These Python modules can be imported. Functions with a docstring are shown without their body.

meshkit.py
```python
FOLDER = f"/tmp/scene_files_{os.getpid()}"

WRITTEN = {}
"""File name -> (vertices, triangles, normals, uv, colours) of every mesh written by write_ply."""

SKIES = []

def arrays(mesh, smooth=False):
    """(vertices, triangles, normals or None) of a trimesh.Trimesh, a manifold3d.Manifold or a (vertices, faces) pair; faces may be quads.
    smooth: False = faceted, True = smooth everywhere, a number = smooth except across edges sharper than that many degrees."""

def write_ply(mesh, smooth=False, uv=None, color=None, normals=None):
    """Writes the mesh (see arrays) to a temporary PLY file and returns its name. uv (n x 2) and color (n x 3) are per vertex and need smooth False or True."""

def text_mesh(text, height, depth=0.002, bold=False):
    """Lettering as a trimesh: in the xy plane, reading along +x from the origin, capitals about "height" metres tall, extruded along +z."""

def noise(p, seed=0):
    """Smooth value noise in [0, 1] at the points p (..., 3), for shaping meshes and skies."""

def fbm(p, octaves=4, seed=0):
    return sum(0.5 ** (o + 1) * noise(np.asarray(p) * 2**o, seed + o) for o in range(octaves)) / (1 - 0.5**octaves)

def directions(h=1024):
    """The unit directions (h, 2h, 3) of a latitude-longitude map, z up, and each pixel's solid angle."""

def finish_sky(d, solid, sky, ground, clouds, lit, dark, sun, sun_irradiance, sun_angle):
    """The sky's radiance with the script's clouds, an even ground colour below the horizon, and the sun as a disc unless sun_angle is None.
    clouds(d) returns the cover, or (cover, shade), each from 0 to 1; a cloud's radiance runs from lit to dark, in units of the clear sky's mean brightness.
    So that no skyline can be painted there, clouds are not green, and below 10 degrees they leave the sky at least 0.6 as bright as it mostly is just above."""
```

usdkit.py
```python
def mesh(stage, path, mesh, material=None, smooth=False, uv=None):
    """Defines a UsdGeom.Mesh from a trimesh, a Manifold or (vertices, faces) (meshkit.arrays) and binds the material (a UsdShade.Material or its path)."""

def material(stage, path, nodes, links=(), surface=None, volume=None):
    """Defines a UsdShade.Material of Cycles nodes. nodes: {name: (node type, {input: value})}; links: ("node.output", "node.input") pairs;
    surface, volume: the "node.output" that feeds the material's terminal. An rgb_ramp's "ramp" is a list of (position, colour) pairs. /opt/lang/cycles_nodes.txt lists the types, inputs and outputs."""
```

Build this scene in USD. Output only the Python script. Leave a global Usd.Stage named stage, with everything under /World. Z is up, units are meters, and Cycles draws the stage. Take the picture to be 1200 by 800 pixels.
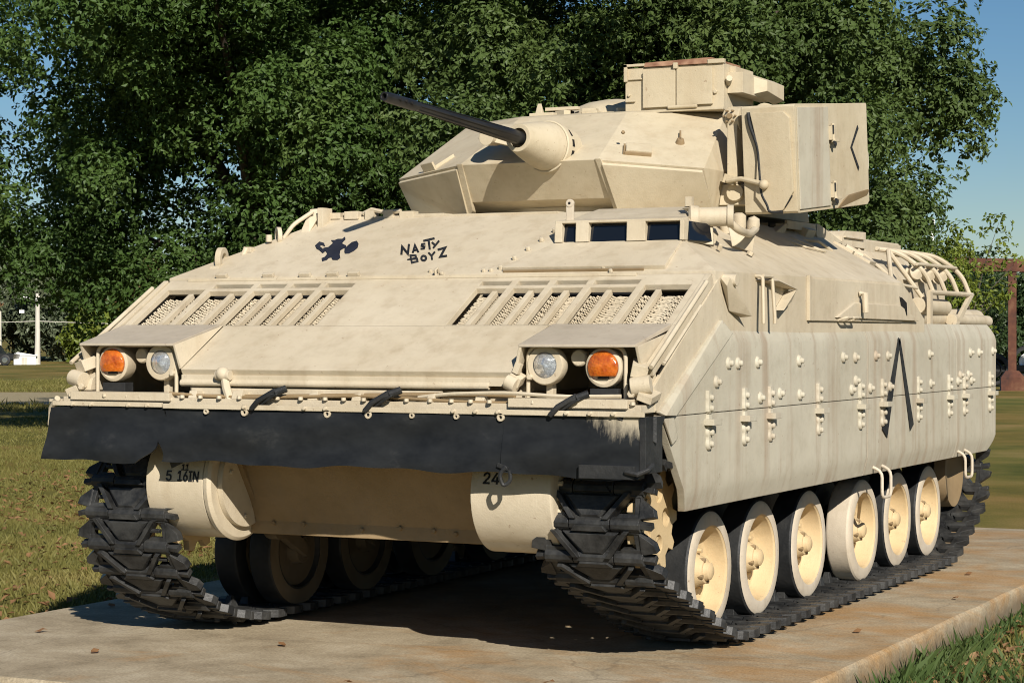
import math, numpy as np, trimesh, usdkit, meshkit
from pxr import Usd, UsdGeom, UsdLux, UsdShade, Gf, Sdf, Vt
from shapely.geometry import Polygon, Point, box as sbox
from shapely import affinity
from shapely.ops import unary_union

stage = Usd.Stage.CreateInMemory()
UsdGeom.SetStageUpAxis(stage, UsdGeom.Tokens.z); UsdGeom.SetStageMetersPerUnit(stage, 1.0)
UsdGeom.Xform.Define(stage, '/World'); UsdGeom.Scope.Define(stage, '/World/Looks')
rng = np.random.default_rng(7)
V3 = lambda *a: np.array(a, float)
nrm = lambda v: np.asarray(v, float) / np.linalg.norm(v)

# ------------------------------------------------------------------ camera, sky, sun
CAM, YAW, PITCH = V3(5.273, -11.7518, 1.5686), 0.4619, -0.0036
FW = V3(-math.sin(YAW), math.cos(YAW), 0); RT = V3(math.cos(YAW), math.sin(YAW), 0)
fwd = nrm(FW * math.cos(PITCH) + V3(0, 0, 1) * math.sin(PITCH)); upv = np.cross(RT, fwd)
cam = UsdGeom.Camera.Define(stage, '/World/camera')
cam.AddTransformOp().Set(Gf.Matrix4d(*[float(x) for x in (*RT, 0, *upv, 0, *(-fwd), 0, *CAM, 1)]))
cam.CreateHorizontalApertureAttr(36.0); cam.CreateVerticalApertureAttr(24.0)
cam.CreateFocalLengthAttr(36.0 * 2480 / 1200); cam.CreateClippingRangeAttr(Gf.Vec2f(0.1, 3000))
cam.CreateExposureAttr(0.40)
SUN = nrm(V3(.86, -1, 0.73))
sun = UsdLux.DistantLight.Define(stage, '/World/sun')
sun.CreateIntensityAttr(1.25); sun.CreateAngleAttr(0.53); sun.CreateColorAttr(Gf.Vec3f(1.0, 0.935, 0.84)); sun.CreateNormalizeAttr(True)
sx_ = nrm(np.cross(V3(0, 0, 1), SUN)); sy_ = np.cross(SUN, sx_)
sun.AddTransformOp().Set(Gf.Matrix4d(*[float(x) for x in (*sx_, 0, *sy_, 0, *SUN, 0, 0, 0, 0, 1)]))
skym = usdkit.material(stage, '/World/Looks/sky', {
    's': ('sky_texture', {'sky_type': 'single_scattering', 'sun_disc': False, 'sun_elevation': math.asin(SUN[2]), 'sun_rotation': math.atan2(SUN[0], SUN[1]), 'air_density': 1.0, 'aerosol_density': 0.12, 'ozone_density': 4.0, 'altitude': 300.0}), 'h': ('hsv', {'saturation': 1.18}),
    'b': ('background_shader', {'strength': 0.05})}, [('s.color', 'h.color'), ('h.color', 'b.color')], surface='b.background')
sky = UsdLux.DomeLight.Define(stage, '/World/sky')
UsdShade.MaterialBindingAPI.Apply(sky.GetPrim()).Bind(skym)
sky.GetPrim().SetCustomDataByKey('kind', 'structure')

def at(u, depth, z=-0.2):          # a place on the ground seen at a bearing from the road side
    p = CAM + FW * depth + RT * (u - 600) / 2480 * depth
    return V3(p[0], p[1], z)

# ------------------------------------------------------------------ prims
count = {}
def numbered(path):
    n = count.get(path, 0); count[path] = n + 1
    return path if n == 0 else f'{path}_{n:03d}'
def tag(o, label=None, cat=None, group=None, kind=None):
    o = o.GetPrim() if hasattr(o, 'GetPrim') else o
    for k, v in (('label', label), ('category', cat), ('group', group), ('kind', kind)):
        if v: o.SetCustomDataByKey(k, v)
    return o
def thing(name, label, cat, loc=(0, 0, 0), rz=0, group=None):
    x = UsdGeom.Xform.Define(stage, numbered('/World/' + name)); x.AddTranslateOp().Set(Gf.Vec3d(*map(float, loc))); x.AddRotateZOp().Set(float(rz))
    return tag(x, label, cat, group)
def obj(name, mesh, mat, parent=None, smooth=35, kind=None, label=None):
    path = numbered((str(parent.GetPath()) if parent is not None else '/World') + '/' + name)
    if isinstance(mesh, list): mesh = join(mesh)
    o = usdkit.mesh(stage, path, mesh, M[mat], smooth=smooth).GetPrim()
    return tag(o, kind=kind, label=label)
def objs(name, meshes, mat, parent=None, smooth=35):       # one prim for each piece
    for m in meshes: o = obj(name, m, mat, parent, smooth)
    return o
def dup(root, loc, rz, label, group=None):
    r = thing(root.GetName(), label, root.GetCustomDataByKey('category'), loc, rz, group or root.GetCustomDataByKey('group'))
    r.GetReferences().AddInternalReference(root.GetPath()); r.SetInstanceable(True)
    return r

# ------------------------------------------------------------------ shapes
def join(ms): return trimesh.util.concatenate([m for m in ms if m is not None])
def box(c, s, rot=None):
    m = trimesh.creation.box(extents=s)
    if rot is not None: m.apply_transform(trimesh.transformations.euler_matrix(*rot))
    m.apply_translation(c); return m
def b6(x0, x1, y0, y1, z0, z1): return box(((x0+x1)/2, (y0+y1)/2, (z0+z1)/2), (abs(x1-x0), abs(y1-y0), abs(z1-z0)))
def frame(d):
    d = nrm(d); a = V3(0, 0, 1) if abs(d[2]) < .9 else V3(1, 0, 0)
    u = nrm(np.cross(a, d)); return u, np.cross(d, u), d
def cyl(p0, p1, r0, r1=None, n=20, cap=True):
    r1 = r0 if r1 is None else r1
    p0, p1 = V3(*p0), V3(*p1); u, v, d = frame(p1 - p0); t = np.linspace(0, 2*np.pi, n, endpoint=False)
    ring = lambda c, r: c + r*(np.cos(t)[:, None]*u + np.sin(t)[:, None]*v)
    vs = np.vstack([ring(p0, r0), ring(p1, r1), p0, p1]); f = []
    for i in range(n):
        j = (i+1) % n; f += [[i, j, n+j], [i, n+j, n+i]]
        if cap: f += [[j, i, 2*n], [n+i, n+j, 2*n+1]]
    return trimesh.Trimesh(vs, f, process=False)
def lathe(profile, c, axis=(1, 0, 0), n=40):      # profile: (along axis, radius)
    c = V3(*c); u, v, d = frame(axis); t = np.linspace(0, 2*np.pi, n, endpoint=False)
    vs = np.vstack([c + a*d + r*(np.cos(t)[:, None]*u + np.sin(t)[:, None]*v) for a, r in profile]); f = []
    for k in range(len(profile)-1):
        for i in range(n):
            j = (i+1) % n; a, b = k*n, (k+1)*n
            f += [[a+i, a+j, b+j], [a+i, b+j, b+i]]
    return trimesh.Trimesh(vs, f, process=False)
def hull(pts): return trimesh.convex.convex_hull(np.array(pts, float))
def mirror(pts): return [(s*p[0], p[1], p[2]) for p in pts for s in (-1, 1)]
def tube(pts, r, n=8, closed=False):
    pts = np.array(pts, float); ms = []
    if closed: pts = np.vstack([pts, pts[:1]])
    N = len(pts); tang = [nrm(pts[min(i+1, N-1)] - pts[max(i-1, 0)]) for i in range(N)]
    u, v, _ = frame(tang[0]); t = np.linspace(0, 2*np.pi, n, endpoint=False); vs = []
    for p, d in zip(pts, tang):
        u = nrm(u - d*(u@d)); v = np.cross(d, u); vs.append(p + r*(np.cos(t)[:, None]*u + np.sin(t)[:, None]*v))
    f = []
    for k in range(N-1):
        for i in range(n):
            j = (i+1) % n; a, b = k*n, (k+1)*n; f += [[a+i, a+j, b+j], [a+i, b+j, b+i]]
    vs = np.vstack(vs + [pts[:1], pts[-1:]]); c0, c1 = len(vs)-2, len(vs)-1
    for i in range(n):
        j = (i+1) % n; f += [[j, i, c0], [(N-1)*n+i, (N-1)*n+j, c1]]
    return trimesh.Trimesh(vs, f, process=False)
def rounded(pts, r=.03, k=4):                     # rounds the corners of a polyline
    pts = [V3(*p) for p in pts]; out = [pts[0]]
    for a, b, c in zip(pts[:-2], pts[1:-1], pts[2:]):
        d0, d1 = min(r, np.linalg.norm(a-b)*.45), min(r, np.linalg.norm(c-b)*.45)
        p, q = b + nrm(a-b)*d0, b + nrm(c-b)*d1
        for t in np.linspace(0, 1, k): out.append((1-t)**2*p + 2*t*(1-t)*b + t*t*q)
    return np.array(out + [pts[-1]])
def plate(corners, t, side=1):                    # a flat polygon given thickness along its normal (behind it)
    c = np.array(corners, float); n = nrm(np.cross(c[1]-c[0], c[2]-c[0])) * t * side
    return hull(np.vstack([c, c - n]))
def ext(poly, t, o, xd, yd):                      # a shapely polygon in the plane (o; xd, yd) given thickness t along its normal
    polys = poly.geoms if hasattr(poly, 'geoms') else [poly]; ms = []
    xd, yd = nrm(xd), nrm(yd); zd = np.cross(xd, yd)
    for p in polys:
        m = trimesh.creation.extrude_polygon(p, t); v = m.vertices
        m.vertices = V3(*o) + v[:, :1]*xd + v[:, 1:2]*yd + v[:, 2:3]*zd; ms.append(m)
    return join(ms)
def onto(m, o, xd, yd):                           # a mesh in the xy plane carried to the plane (o; xd, yd)
    xd, yd = nrm(xd), nrm(yd); zd = np.cross(xd, yd); v = np.array(m.vertices)
    m = m.copy(); m.vertices = V3(*o) + v[:, :1]*xd + v[:, 1:2]*yd + v[:, 2:3]*zd; return m
def bolt(p, n, r=.014, h=.012, k=6): return cyl(V3(*p), V3(*p) + nrm(n)*h, r, r*.85, k)
def ell(cx, cy, a, b, rot=0): return affinity.rotate(affinity.scale(Point(cx, cy).buffer(1, 12), a, b), rot, origin=(cx, cy))

# ------------------------------------------------------------------ materials
M = {}
def mat(name, nodes, links, surface='p.BSDF'): M[name] = usdkit.material(stage, '/World/Looks/' + name, nodes, links, surface=surface)
def paint(name, a, b, c, rough=.62, streak=.35, scale=1.0, bev=.006):
    """worn sand paint: two tones, fine grain, rain streaks and a few rusty scuffs"""
    mat(name, {
        'g': ('geometry', {}), 'n1': ('noise_texture', {'scale': 1.3*scale, 'detail': 6.0, 'roughness': .62}), 'r1': ('rgb_ramp', {'ramp': [(.36, a), (.64, b)]}),
        'mp': ('mapping', {'scale': (9.0, 9.0, .55)}), 'n2': ('noise_texture', {'scale': 1.0, 'detail': 5.0, 'roughness': .6}), 'mr': ('map_range', {'from_min': .50, 'from_max': .72, 'to_min': 0.0, 'to_max': streak, 'clamp': True}),
        'mx': ('mix_color', {'b': c}), 'n6': ('noise_texture', {'scale': 9.0, 'detail': 8.0, 'roughness': .72}), 'r6': ('rgb_ramp', {'ramp': [(.30, (.80, .78, .75)), (.50, (1.0, 1.0, 1.0)), (.70, (1.08, 1.08, 1.09))]}), 'm6': ('mix_color', {'blend_type': 'multiply', 'fac': .55, 'use_clamp': False}), 'n3': ('noise_texture', {'scale': 30.0, 'detail': 6.0, 'roughness': .75}), 'mr3': ('map_range', {'from_min': .635, 'from_max': .70, 'to_min': 0.0, 'to_max': .75, 'clamp': True}), 'mx3': ('mix_color', {'b': (.20, .12, .07)}),
        'n4': ('noise_texture', {'scale': 120.0, 'detail': 3.0}), 'n5': ('noise_texture', {'scale': 5.0, 'detail': 3.0}), 'ad': ('math', {'math_type': 'multiply_add', 'value2': 4.0}),
        'bv': ('bevel', {'samples': 4, 'radius': bev}), 'bp': ('bump', {'strength': .3, 'distance': .004}), 'p': ('principled_bsdf', {'roughness': rough, 'specular_ior_level': .3})},
        [('g.position', 'n1.vector'), ('n1.fac', 'r1.fac'), ('g.position', 'mp.vector'), ('mp.vector', 'n2.vector'), ('n2.fac', 'mr.value'), ('mr.result', 'mx.fac'), ('r1.color', 'mx.a'),
         ('g.position', 'n3.vector'), ('n3.fac', 'mr3.value'), ('mr3.result', 'mx3.fac'), ('mx.result', 'm6.a'), ('g.position', 'n6.vector'), ('n6.fac', 'r6.fac'), ('r6.color', 'm6.b'), ('m6.result', 'mx3.a'), ('mx3.result', 'p.base_color'),
         ('g.position', 'n4.vector'), ('g.position', 'n5.vector'), ('n5.fac', 'ad.value1'), ('n4.fac', 'ad.value3'), ('ad.value', 'bp.height'), ('bv.bevel', 'bp.normal'), ('bp.normal', 'p.normal')])
paint('sand_paint', (.465, .395, .28), (.535, .465, .345), (.33, .25, .155))
paint('skirt_paint', (.405, .37, .285), (.465, .43, .34), (.29, .205, .135), streak=.62, scale=.8)
paint('turret_paint', (.455, .385, .262), (.52, .45, .322), (.36, .27, .165), streak=.3)
paint('wheel_paint', (.50, .375, .205), (.56, .43, .25), (.42, .31, .19), streak=.2)
paint('tyre_paint', (.46, .39, .29), (.55, .48, .38), (.33, .27, .2), streak=.4)
paint('hood_paint', (.39, .335, .255), (.46, .40, .31), (.33, .275, .21))
paint('shade_dark_paint', (.10, .078, .05), (.15, .12, .08), (.07, .055, .04))  # darkened brown: the shade under the hull is put into the colour
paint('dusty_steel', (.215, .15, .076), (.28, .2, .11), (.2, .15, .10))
mat('rust_primer', {'g': ('geometry', {}), 'n': ('noise_texture', {'scale': 14.0, 'detail': 6.0}), 'r': ('rgb_ramp', {'ramp': [(.35, (.17, .075, .04)), (.65, (.34, .20, .12))]}), 'p': ('principled_bsdf', {'roughness': .8})}, [('g.position', 'n.vector'), ('n.fac', 'r.fac'), ('r.color', 'p.base_color')])
def rubber(name, a, b, pos=.5, rough=.55, bump=.35, sc=4.0):
    mat(name, {'g': ('geometry', {}), 'n': ('noise_texture', {'scale': sc, 'detail': 8.0, 'roughness': .68}), 'r': ('rgb_ramp', {'ramp': [(pos-.12, a), (pos+.16, b)]}), 'n2': ('noise_texture', {'scale': 60.0, 'detail': 4.0}),
               'bv': ('bevel', {'samples': 4, 'radius': .005}), 'bp': ('bump', {'strength': bump, 'distance': .006}), 'p': ('principled_bsdf', {'roughness': rough, 'specular_ior_level': .35})},
        [('g.position', 'n.vector'), ('n.fac', 'r.fac'), ('r.color', 'p.base_color'), ('g.position', 'n2.vector'), ('n2.fac', 'bp.height'), ('bv.bevel', 'bp.normal'), ('bp.normal', 'p.normal')])
rubber('black_rubber', (.012, .013, .014), (.035, .035, .034))
rubber('track_steel', (.012, .0125, .013), (.046, .046, .044), rough=.48, sc=9.0)
rubber('gunmetal', (.010, .010, .010), (.022, .022, .021), rough=.38, bump=.1)
rubber('black_marking', (.010, .010, .011), (.03, .03, .03), rough=.6)
rubber('blue_black_marking', (.012, .014, .022), (.022, .025, .038), rough=.6)
rubber('grey_marking', (.17, .15, .15), (.24, .21, .2), rough=.6)
rubber('hole_shade', (.006, .006, .006), (.012, .011, .010), rough=.8)  # shade of holes, slots and recesses, put into a near-black colour
# the mud flap: rubber scuffed pale, with old sand paint left on its upper outer corner
mat('flap_rubber', {'g': ('geometry', {}), 'mp': ('mapping', {'scale': (2.6, 2.6, 5.0)}), 'n': ('noise_texture', {'scale': 1.6, 'detail': 7.0, 'roughness': .65}), 'r': ('rgb_ramp', {'ramp': [(.36, (.007, .008, .0095)), (.60, (.015, .0165, .018)), (.82, (.042, .042, .041))]}),
    'sp': ('separate_xyz', {}), 'mx_': ('map_range', {'from_min': 1.15, 'from_max': 1.66, 'to_min': 0.0, 'to_max': 1.0, 'clamp': True}), 'mz_': ('map_range', {'from_min': 1.02, 'from_max': 1.21, 'to_min': 0.0, 'to_max': 1.0, 'clamp': True}),
    'mu': ('math', {'math_type': 'multiply'}), 'mp2': ('mapping', {'scale': (9.0, 9.0, 1.6)}), 'n2': ('noise_texture', {'scale': 3.0, 'detail': 8.0, 'roughness': .7}), 'ad': ('math', {'math_type': 'add'}), 'th': ('map_range', {'from_min': .82, 'from_max': 1.15, 'to_min': 0.0, 'to_max': .85, 'clamp': True}),
    'mx': ('mix_color', {'b': (.46, .40, .29)}), 'n3': ('noise_texture', {'scale': 3.0, 'detail': 5.0}), 'bp': ('bump', {'strength': .4, 'distance': .02}), 'p': ('principled_bsdf', {'roughness': .52, 'specular_ior_level': .28})},
    [('g.position', 'mp.vector'), ('mp.vector', 'n.vector'), ('n.fac', 'r.fac'), ('g.position', 'sp.vector'), ('sp.x', 'mx_.value'), ('sp.z', 'mz_.value'), ('mx_.result', 'mu.value1'), ('mz_.result', 'mu.value2'),
     ('g.position', 'mp2.vector'), ('mp2.vector', 'n2.vector'), ('mu.value', 'ad.value1'), ('n2.fac', 'ad.value2'), ('ad.value', 'th.value'), ('th.result', 'mx.fac'), ('r.color', 'mx.a'), ('mx.result', 'p.base_color'), ('g.position', 'n3.vector'), ('n3.fac', 'bp.height'), ('bp.normal', 'p.normal')])
mat('amber_lens', {'g': ('geometry', {}), 'v': ('voronoi_texture', {'scale': 70.0}), 'bp': ('bump', {'strength': .5, 'distance': .004}), 'n': ('noise_texture', {'scale': 25.0, 'detail': 3.0}), 'r': ('rgb_ramp', {'ramp': [(.3, (.30, .05, .006)), (.7, (.62, .15, .015))]}), 'p': ('principled_bsdf', {'roughness': .18, 'coat_weight': .6, 'subsurface_weight': .2, 'subsurface_scale': .02})},
    [('g.position', 'v.vector'), ('v.distance', 'bp.height'), ('bp.normal', 'p.normal'), ('g.position', 'n.vector'), ('n.fac', 'r.fac'), ('r.color', 'p.base_color')])
mat('lens_glass', {'g': ('geometry', {}), 'w': ('wave_texture', {'scale': 55.0, 'distortion': .6}), 'bp': ('bump', {'strength': .3, 'distance': .003}), 'p': ('principled_bsdf', {'base_color': (.9, .93, .95), 'roughness': .06, 'transmission_weight': .85, 'ior': 1.45})},
    [('g.position', 'w.vector'), ('w.fac', 'bp.height'), ('bp.normal', 'p.normal')])
mat('reflector', {'p': ('principled_bsdf', {'base_color': (.50, .51, .50), 'metallic': 1.0, 'roughness': .22})}, [])
mat('periscope_glass', {'p': ('principled_bsdf', {'base_color': (.006, .008, .012), 'roughness': .08, 'specular_ior_level': .5})}, [])
mat('rusty_iron', {'g': ('geometry', {}), 'n': ('noise_texture', {'scale': 2.2, 'detail': 9.0, 'roughness': .7}), 'r': ('rgb_ramp', {'ramp': [(.3, (.04, .015, .010)), (.5, (.095, .032, .016)), (.66, (.15, .072, .036)), (.78, (.28, .2, .14))]}), 'bp': ('bump', {'strength': .5, 'distance': .02}), 'p': ('principled_bsdf', {'roughness': .85})},
    [('g.position', 'n.vector'), ('n.fac', 'r.fac'), ('r.color', 'p.base_color'), ('n.fac', 'bp.height'), ('bp.normal', 'p.normal')])
mat('weathered_wood', {'g': ('geometry', {}), 'mp': ('mapping', {'scale': (6.0, 6.0, .4)}), 'n': ('noise_texture', {'scale': 3.0, 'detail': 6.0}), 'r': ('rgb_ramp', {'ramp': [(.3, (.42, .39, .33)), (.7, (.62, .58, .5))]}), 'p': ('principled_bsdf', {'roughness': .8})}, [('g.position', 'mp.vector'), ('mp.vector', 'n.vector'), ('n.fac', 'r.fac'), ('r.color', 'p.base_color')])
mat('white_wall', {'g': ('geometry', {}), 'n': ('noise_texture', {'scale': 1.5, 'detail': 4.0}), 'r': ('rgb_ramp', {'ramp': [(.3, (.70, .70, .68)), (.7, (.8, .8, .78))]}), 'p': ('principled_bsdf', {'roughness': .6})}, [('g.position', 'n.vector'), ('n.fac', 'r.fac'), ('r.color', 'p.base_color')])
mat('dark_car_paint', {'p': ('principled_bsdf', {'base_color': (.012, .013, .015), 'roughness': .3, 'coat_weight': .5})}, [])
mat('bark', {'g': ('geometry', {}), 'mp': ('mapping', {'scale': (7.0, 7.0, 1.2)}), 'n': ('noise_texture', {'scale': 2.0, 'detail': 8.0, 'roughness': .7}), 'r': ('rgb_ramp', {'ramp': [(.3, (.035, .027, .02)), (.7, (.12, .095, .07))]}), 'bp': ('bump', {'strength': .8, 'distance': .04}), 'p': ('principled_bsdf', {'roughness': .9})},
    [('g.position', 'mp.vector'), ('mp.vector', 'n.vector'), ('n.fac', 'r.fac'), ('r.color', 'p.base_color'), ('n.fac', 'bp.height'), ('bp.normal', 'p.normal')])
def leaf(name, dark, mid, light, rough=.42, spec=.5):
    mat(name, {'g': ('geometry', {}), 'r': ('rgb_ramp', {'ramp': [(0.0, dark), (.55, mid), (1.0, light)]}), 'n': ('noise_texture', {'scale': .55, 'detail': 3.0}), 'ad': ('math', {'math_type': 'multiply_add', 'value2': .55}), 'sb': ('math', {'math_type': 'subtract', 'value2': .02}), 'p': ('principled_bsdf', {'roughness': rough, 'specular_ior_level': spec}), 't': ('translucent_bsdf', {}), 'm': ('mix_closure', {'fac': .25}), 'ht': ('hsv', {'hue': .485, 'saturation': 1.15, 'value': 1.3})},
        [('g.random_per_island', 'ad.value1'), ('g.position', 'n.vector'), ('n.fac', 'sb.value1'), ('sb.value', 'ad.value3'), ('ad.value', 'r.fac'), ('r.color', 'p.base_color'), ('r.color', 'ht.color'), ('ht.color', 't.color'), ('p.BSDF', 'm.closure1'), ('t.BSDF', 'm.closure2')], surface='m.closure')
leaf('oak_leaf', (.022, .046, .009), (.062, .112, .024), (.155, .205, .055), rough=.55, spec=.3)
leaf('dusty_oak_leaf', (.026, .048, .013), (.078, .120, .030), (.19, .225, .08), rough=.55, spec=.3)
leaf('yellow_green_leaf', (.06, .095, .015), (.15, .19, .03), (.27, .27, .06), spec=.3)
leaf('shrub_leaf', (.018, .035, .014), (.045, .075, .026), (.08, .115, .04), spec=.3)
leaf('autumn_leaf', (.10, .08, .04), (.20, .12, .06), (.30, .17, .08), spec=.2)
leaf('hazed_green_leaf', (.07, .095, .06), (.12, .145, .085), (.17, .19, .11), spec=.2)  # paled green: distance haze is put into the leaf colour
leaf('grass_blade', (.075, .088, .02), (.175, .16, .046), (.34, .26, .11), rough=.6, spec=.2)
leaf('green_grass_blade', (.032, .060, .016), (.065, .105, .03), (.14, .165, .055), rough=.6, spec=.2)
leaf('fallen_leaf', (.12, .06, .025), (.27, .15, .07), (.42, .30, .17), rough=.7, spec=.2)
mat('turf', {'g': ('geometry', {}), 'n1': ('noise_texture', {'scale': .35, 'detail': 6.0, 'roughness': .6}), 'r1': ('rgb_ramp', {'ramp': [(.34, (.082, .092, .024)), (.50, (.165, .145, .044)), (.66, (.26, .19, .08))]}), 'mp': ('mapping', {'scale': (.16, .16, 1.0)}), 'n2': ('noise_texture', {'scale': 1.0, 'detail': 5.0}), 'r2': ('rgb_ramp', {'ramp': [(.35, (.92, 1.0, .8)), (.62, (1.15, .95, .8))]}),
    'mu': ('mix_color', {'blend_type': 'multiply', 'fac': .8}), 'n3': ('noise_texture', {'scale': 45.0, 'detail': 5.0, 'roughness': .75}), 'r3': ('rgb_ramp', {'ramp': [(.3, (.45, .45, .45)), (.7, (1.35, 1.35, 1.35))]}), 'mu2': ('mix_color', {'blend_type': 'multiply', 'fac': .8, 'use_clamp': False}), 'bp': ('bump', {'strength': .6, 'distance': .02}), 'p': ('principled_bsdf', {'roughness': .95, 'specular_ior_level': .1})},
    [('g.position', 'n1.vector'), ('n1.fac', 'r1.fac'), ('g.position', 'mp.vector'), ('mp.vector', 'n2.vector'), ('n2.fac', 'r2.fac'), ('r1.color', 'mu.a'), ('r2.color', 'mu.b'), ('g.position', 'n3.vector'), ('n3.fac', 'r3.fac'), ('mu.result', 'mu2.a'), ('r3.color', 'mu2.b'), ('mu2.result', 'p.base_color'), ('n3.fac', 'bp.height'), ('bp.normal', 'p.normal')])
mat('gravel', {'g': ('geometry', {}), 'n': ('noise_texture', {'scale': 6.0, 'detail': 6.0, 'roughness': .7}), 'r': ('rgb_ramp', {'ramp': [(.3, (.22, .18, .09)), (.7, (.36, .29, .16))]}), 'bp': ('bump', {'strength': .6, 'distance': .03}), 'p': ('principled_bsdf', {'roughness': .95})}, [('g.position', 'n.vector'), ('n.fac', 'r.fac'), ('r.color', 'p.base_color'), ('n.fac', 'bp.height'), ('bp.normal', 'p.normal')])
# concrete with rust washed off the tracks, most of it to the vehicle's left
mat('stained_concrete', {'g': ('geometry', {}), 'n1': ('noise_texture', {'scale': 2.2, 'detail': 10.0, 'roughness': .74, 'distortion': .3}), 'r1': ('rgb_ramp', {'ramp': [(.32, (.24, .19, .12)), (.52, (.39, .32, .215)), (.7, (.50, .425, .305))]}),
    'mp': ('mapping', {'scale': (.7, 1.25, 3.0), 'rotation': (0, 0, .10)}), 'n2': ('noise_texture', {'scale': 1.35, 'detail': 9.0, 'roughness': .68, 'distortion': .9}), 'sp': ('separate_xyz', {}), 'bx': ('map_range', {'from_min': -1.4, 'from_max': 1.5, 'to_min': -.12, 'to_max': .06, 'clamp': True}), 'ad': ('math', {'math_type': 'add'}), 'st': ('map_range', {'from_min': .49, 'from_max': .68, 'to_min': 0.0, 'to_max': .68, 'clamp': True}), 'mx': ('mix_color', {'b': (.38, .20, .06)}),
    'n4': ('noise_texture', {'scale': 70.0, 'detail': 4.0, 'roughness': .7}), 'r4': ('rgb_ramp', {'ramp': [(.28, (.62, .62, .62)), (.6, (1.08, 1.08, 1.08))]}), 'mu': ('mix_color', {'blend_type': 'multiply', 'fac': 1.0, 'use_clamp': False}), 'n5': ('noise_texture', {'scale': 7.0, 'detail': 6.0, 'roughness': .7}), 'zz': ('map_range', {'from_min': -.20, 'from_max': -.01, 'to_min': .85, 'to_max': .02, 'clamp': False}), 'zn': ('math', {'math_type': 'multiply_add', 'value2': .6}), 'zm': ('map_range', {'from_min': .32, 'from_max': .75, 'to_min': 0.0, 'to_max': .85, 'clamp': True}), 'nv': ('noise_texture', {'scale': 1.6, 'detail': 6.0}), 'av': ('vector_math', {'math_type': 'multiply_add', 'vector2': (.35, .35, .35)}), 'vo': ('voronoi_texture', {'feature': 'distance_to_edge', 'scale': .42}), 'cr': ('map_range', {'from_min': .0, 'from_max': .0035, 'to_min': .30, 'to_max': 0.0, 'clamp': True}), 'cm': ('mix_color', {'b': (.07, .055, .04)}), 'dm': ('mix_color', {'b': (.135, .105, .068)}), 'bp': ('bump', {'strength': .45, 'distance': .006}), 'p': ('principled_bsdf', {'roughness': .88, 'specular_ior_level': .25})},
    [('g.position', 'n1.vector'), ('n1.fac', 'r1.fac'), ('g.position', 'mp.vector'), ('mp.vector', 'n2.vector'), ('g.position', 'sp.vector'), ('sp.x', 'bx.value'), ('n2.fac', 'ad.value1'), ('bx.result', 'ad.value2'), ('ad.value', 'st.value'), ('st.result', 'mx.fac'), ('r1.color', 'mx.a'), ('g.position', 'n4.vector'), ('n4.fac', 'r4.fac'), ('mx.result', 'mu.a'), ('r4.color', 'mu.b'), ('sp.z', 'zz.value'), ('g.position', 'n5.vector'), ('n5.fac', 'zn.value1'), ('zz.result', 'zn.value3'), ('zn.value', 'zm.value'), ('zm.result', 'dm.fac'), ('mu.result', 'dm.a'), ('g.position', 'nv.vector'), ('nv.color', 'av.vector1'), ('g.position', 'av.vector3'), ('av.vector', 'vo.vector'), ('vo.distance', 'cr.value'), ('cr.result', 'cm.fac'), ('dm.result', 'cm.a'), ('cm.result', 'p.base_color'), ('n4.fac', 'bp.height'), ('bp.normal', 'p.normal')])

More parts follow.
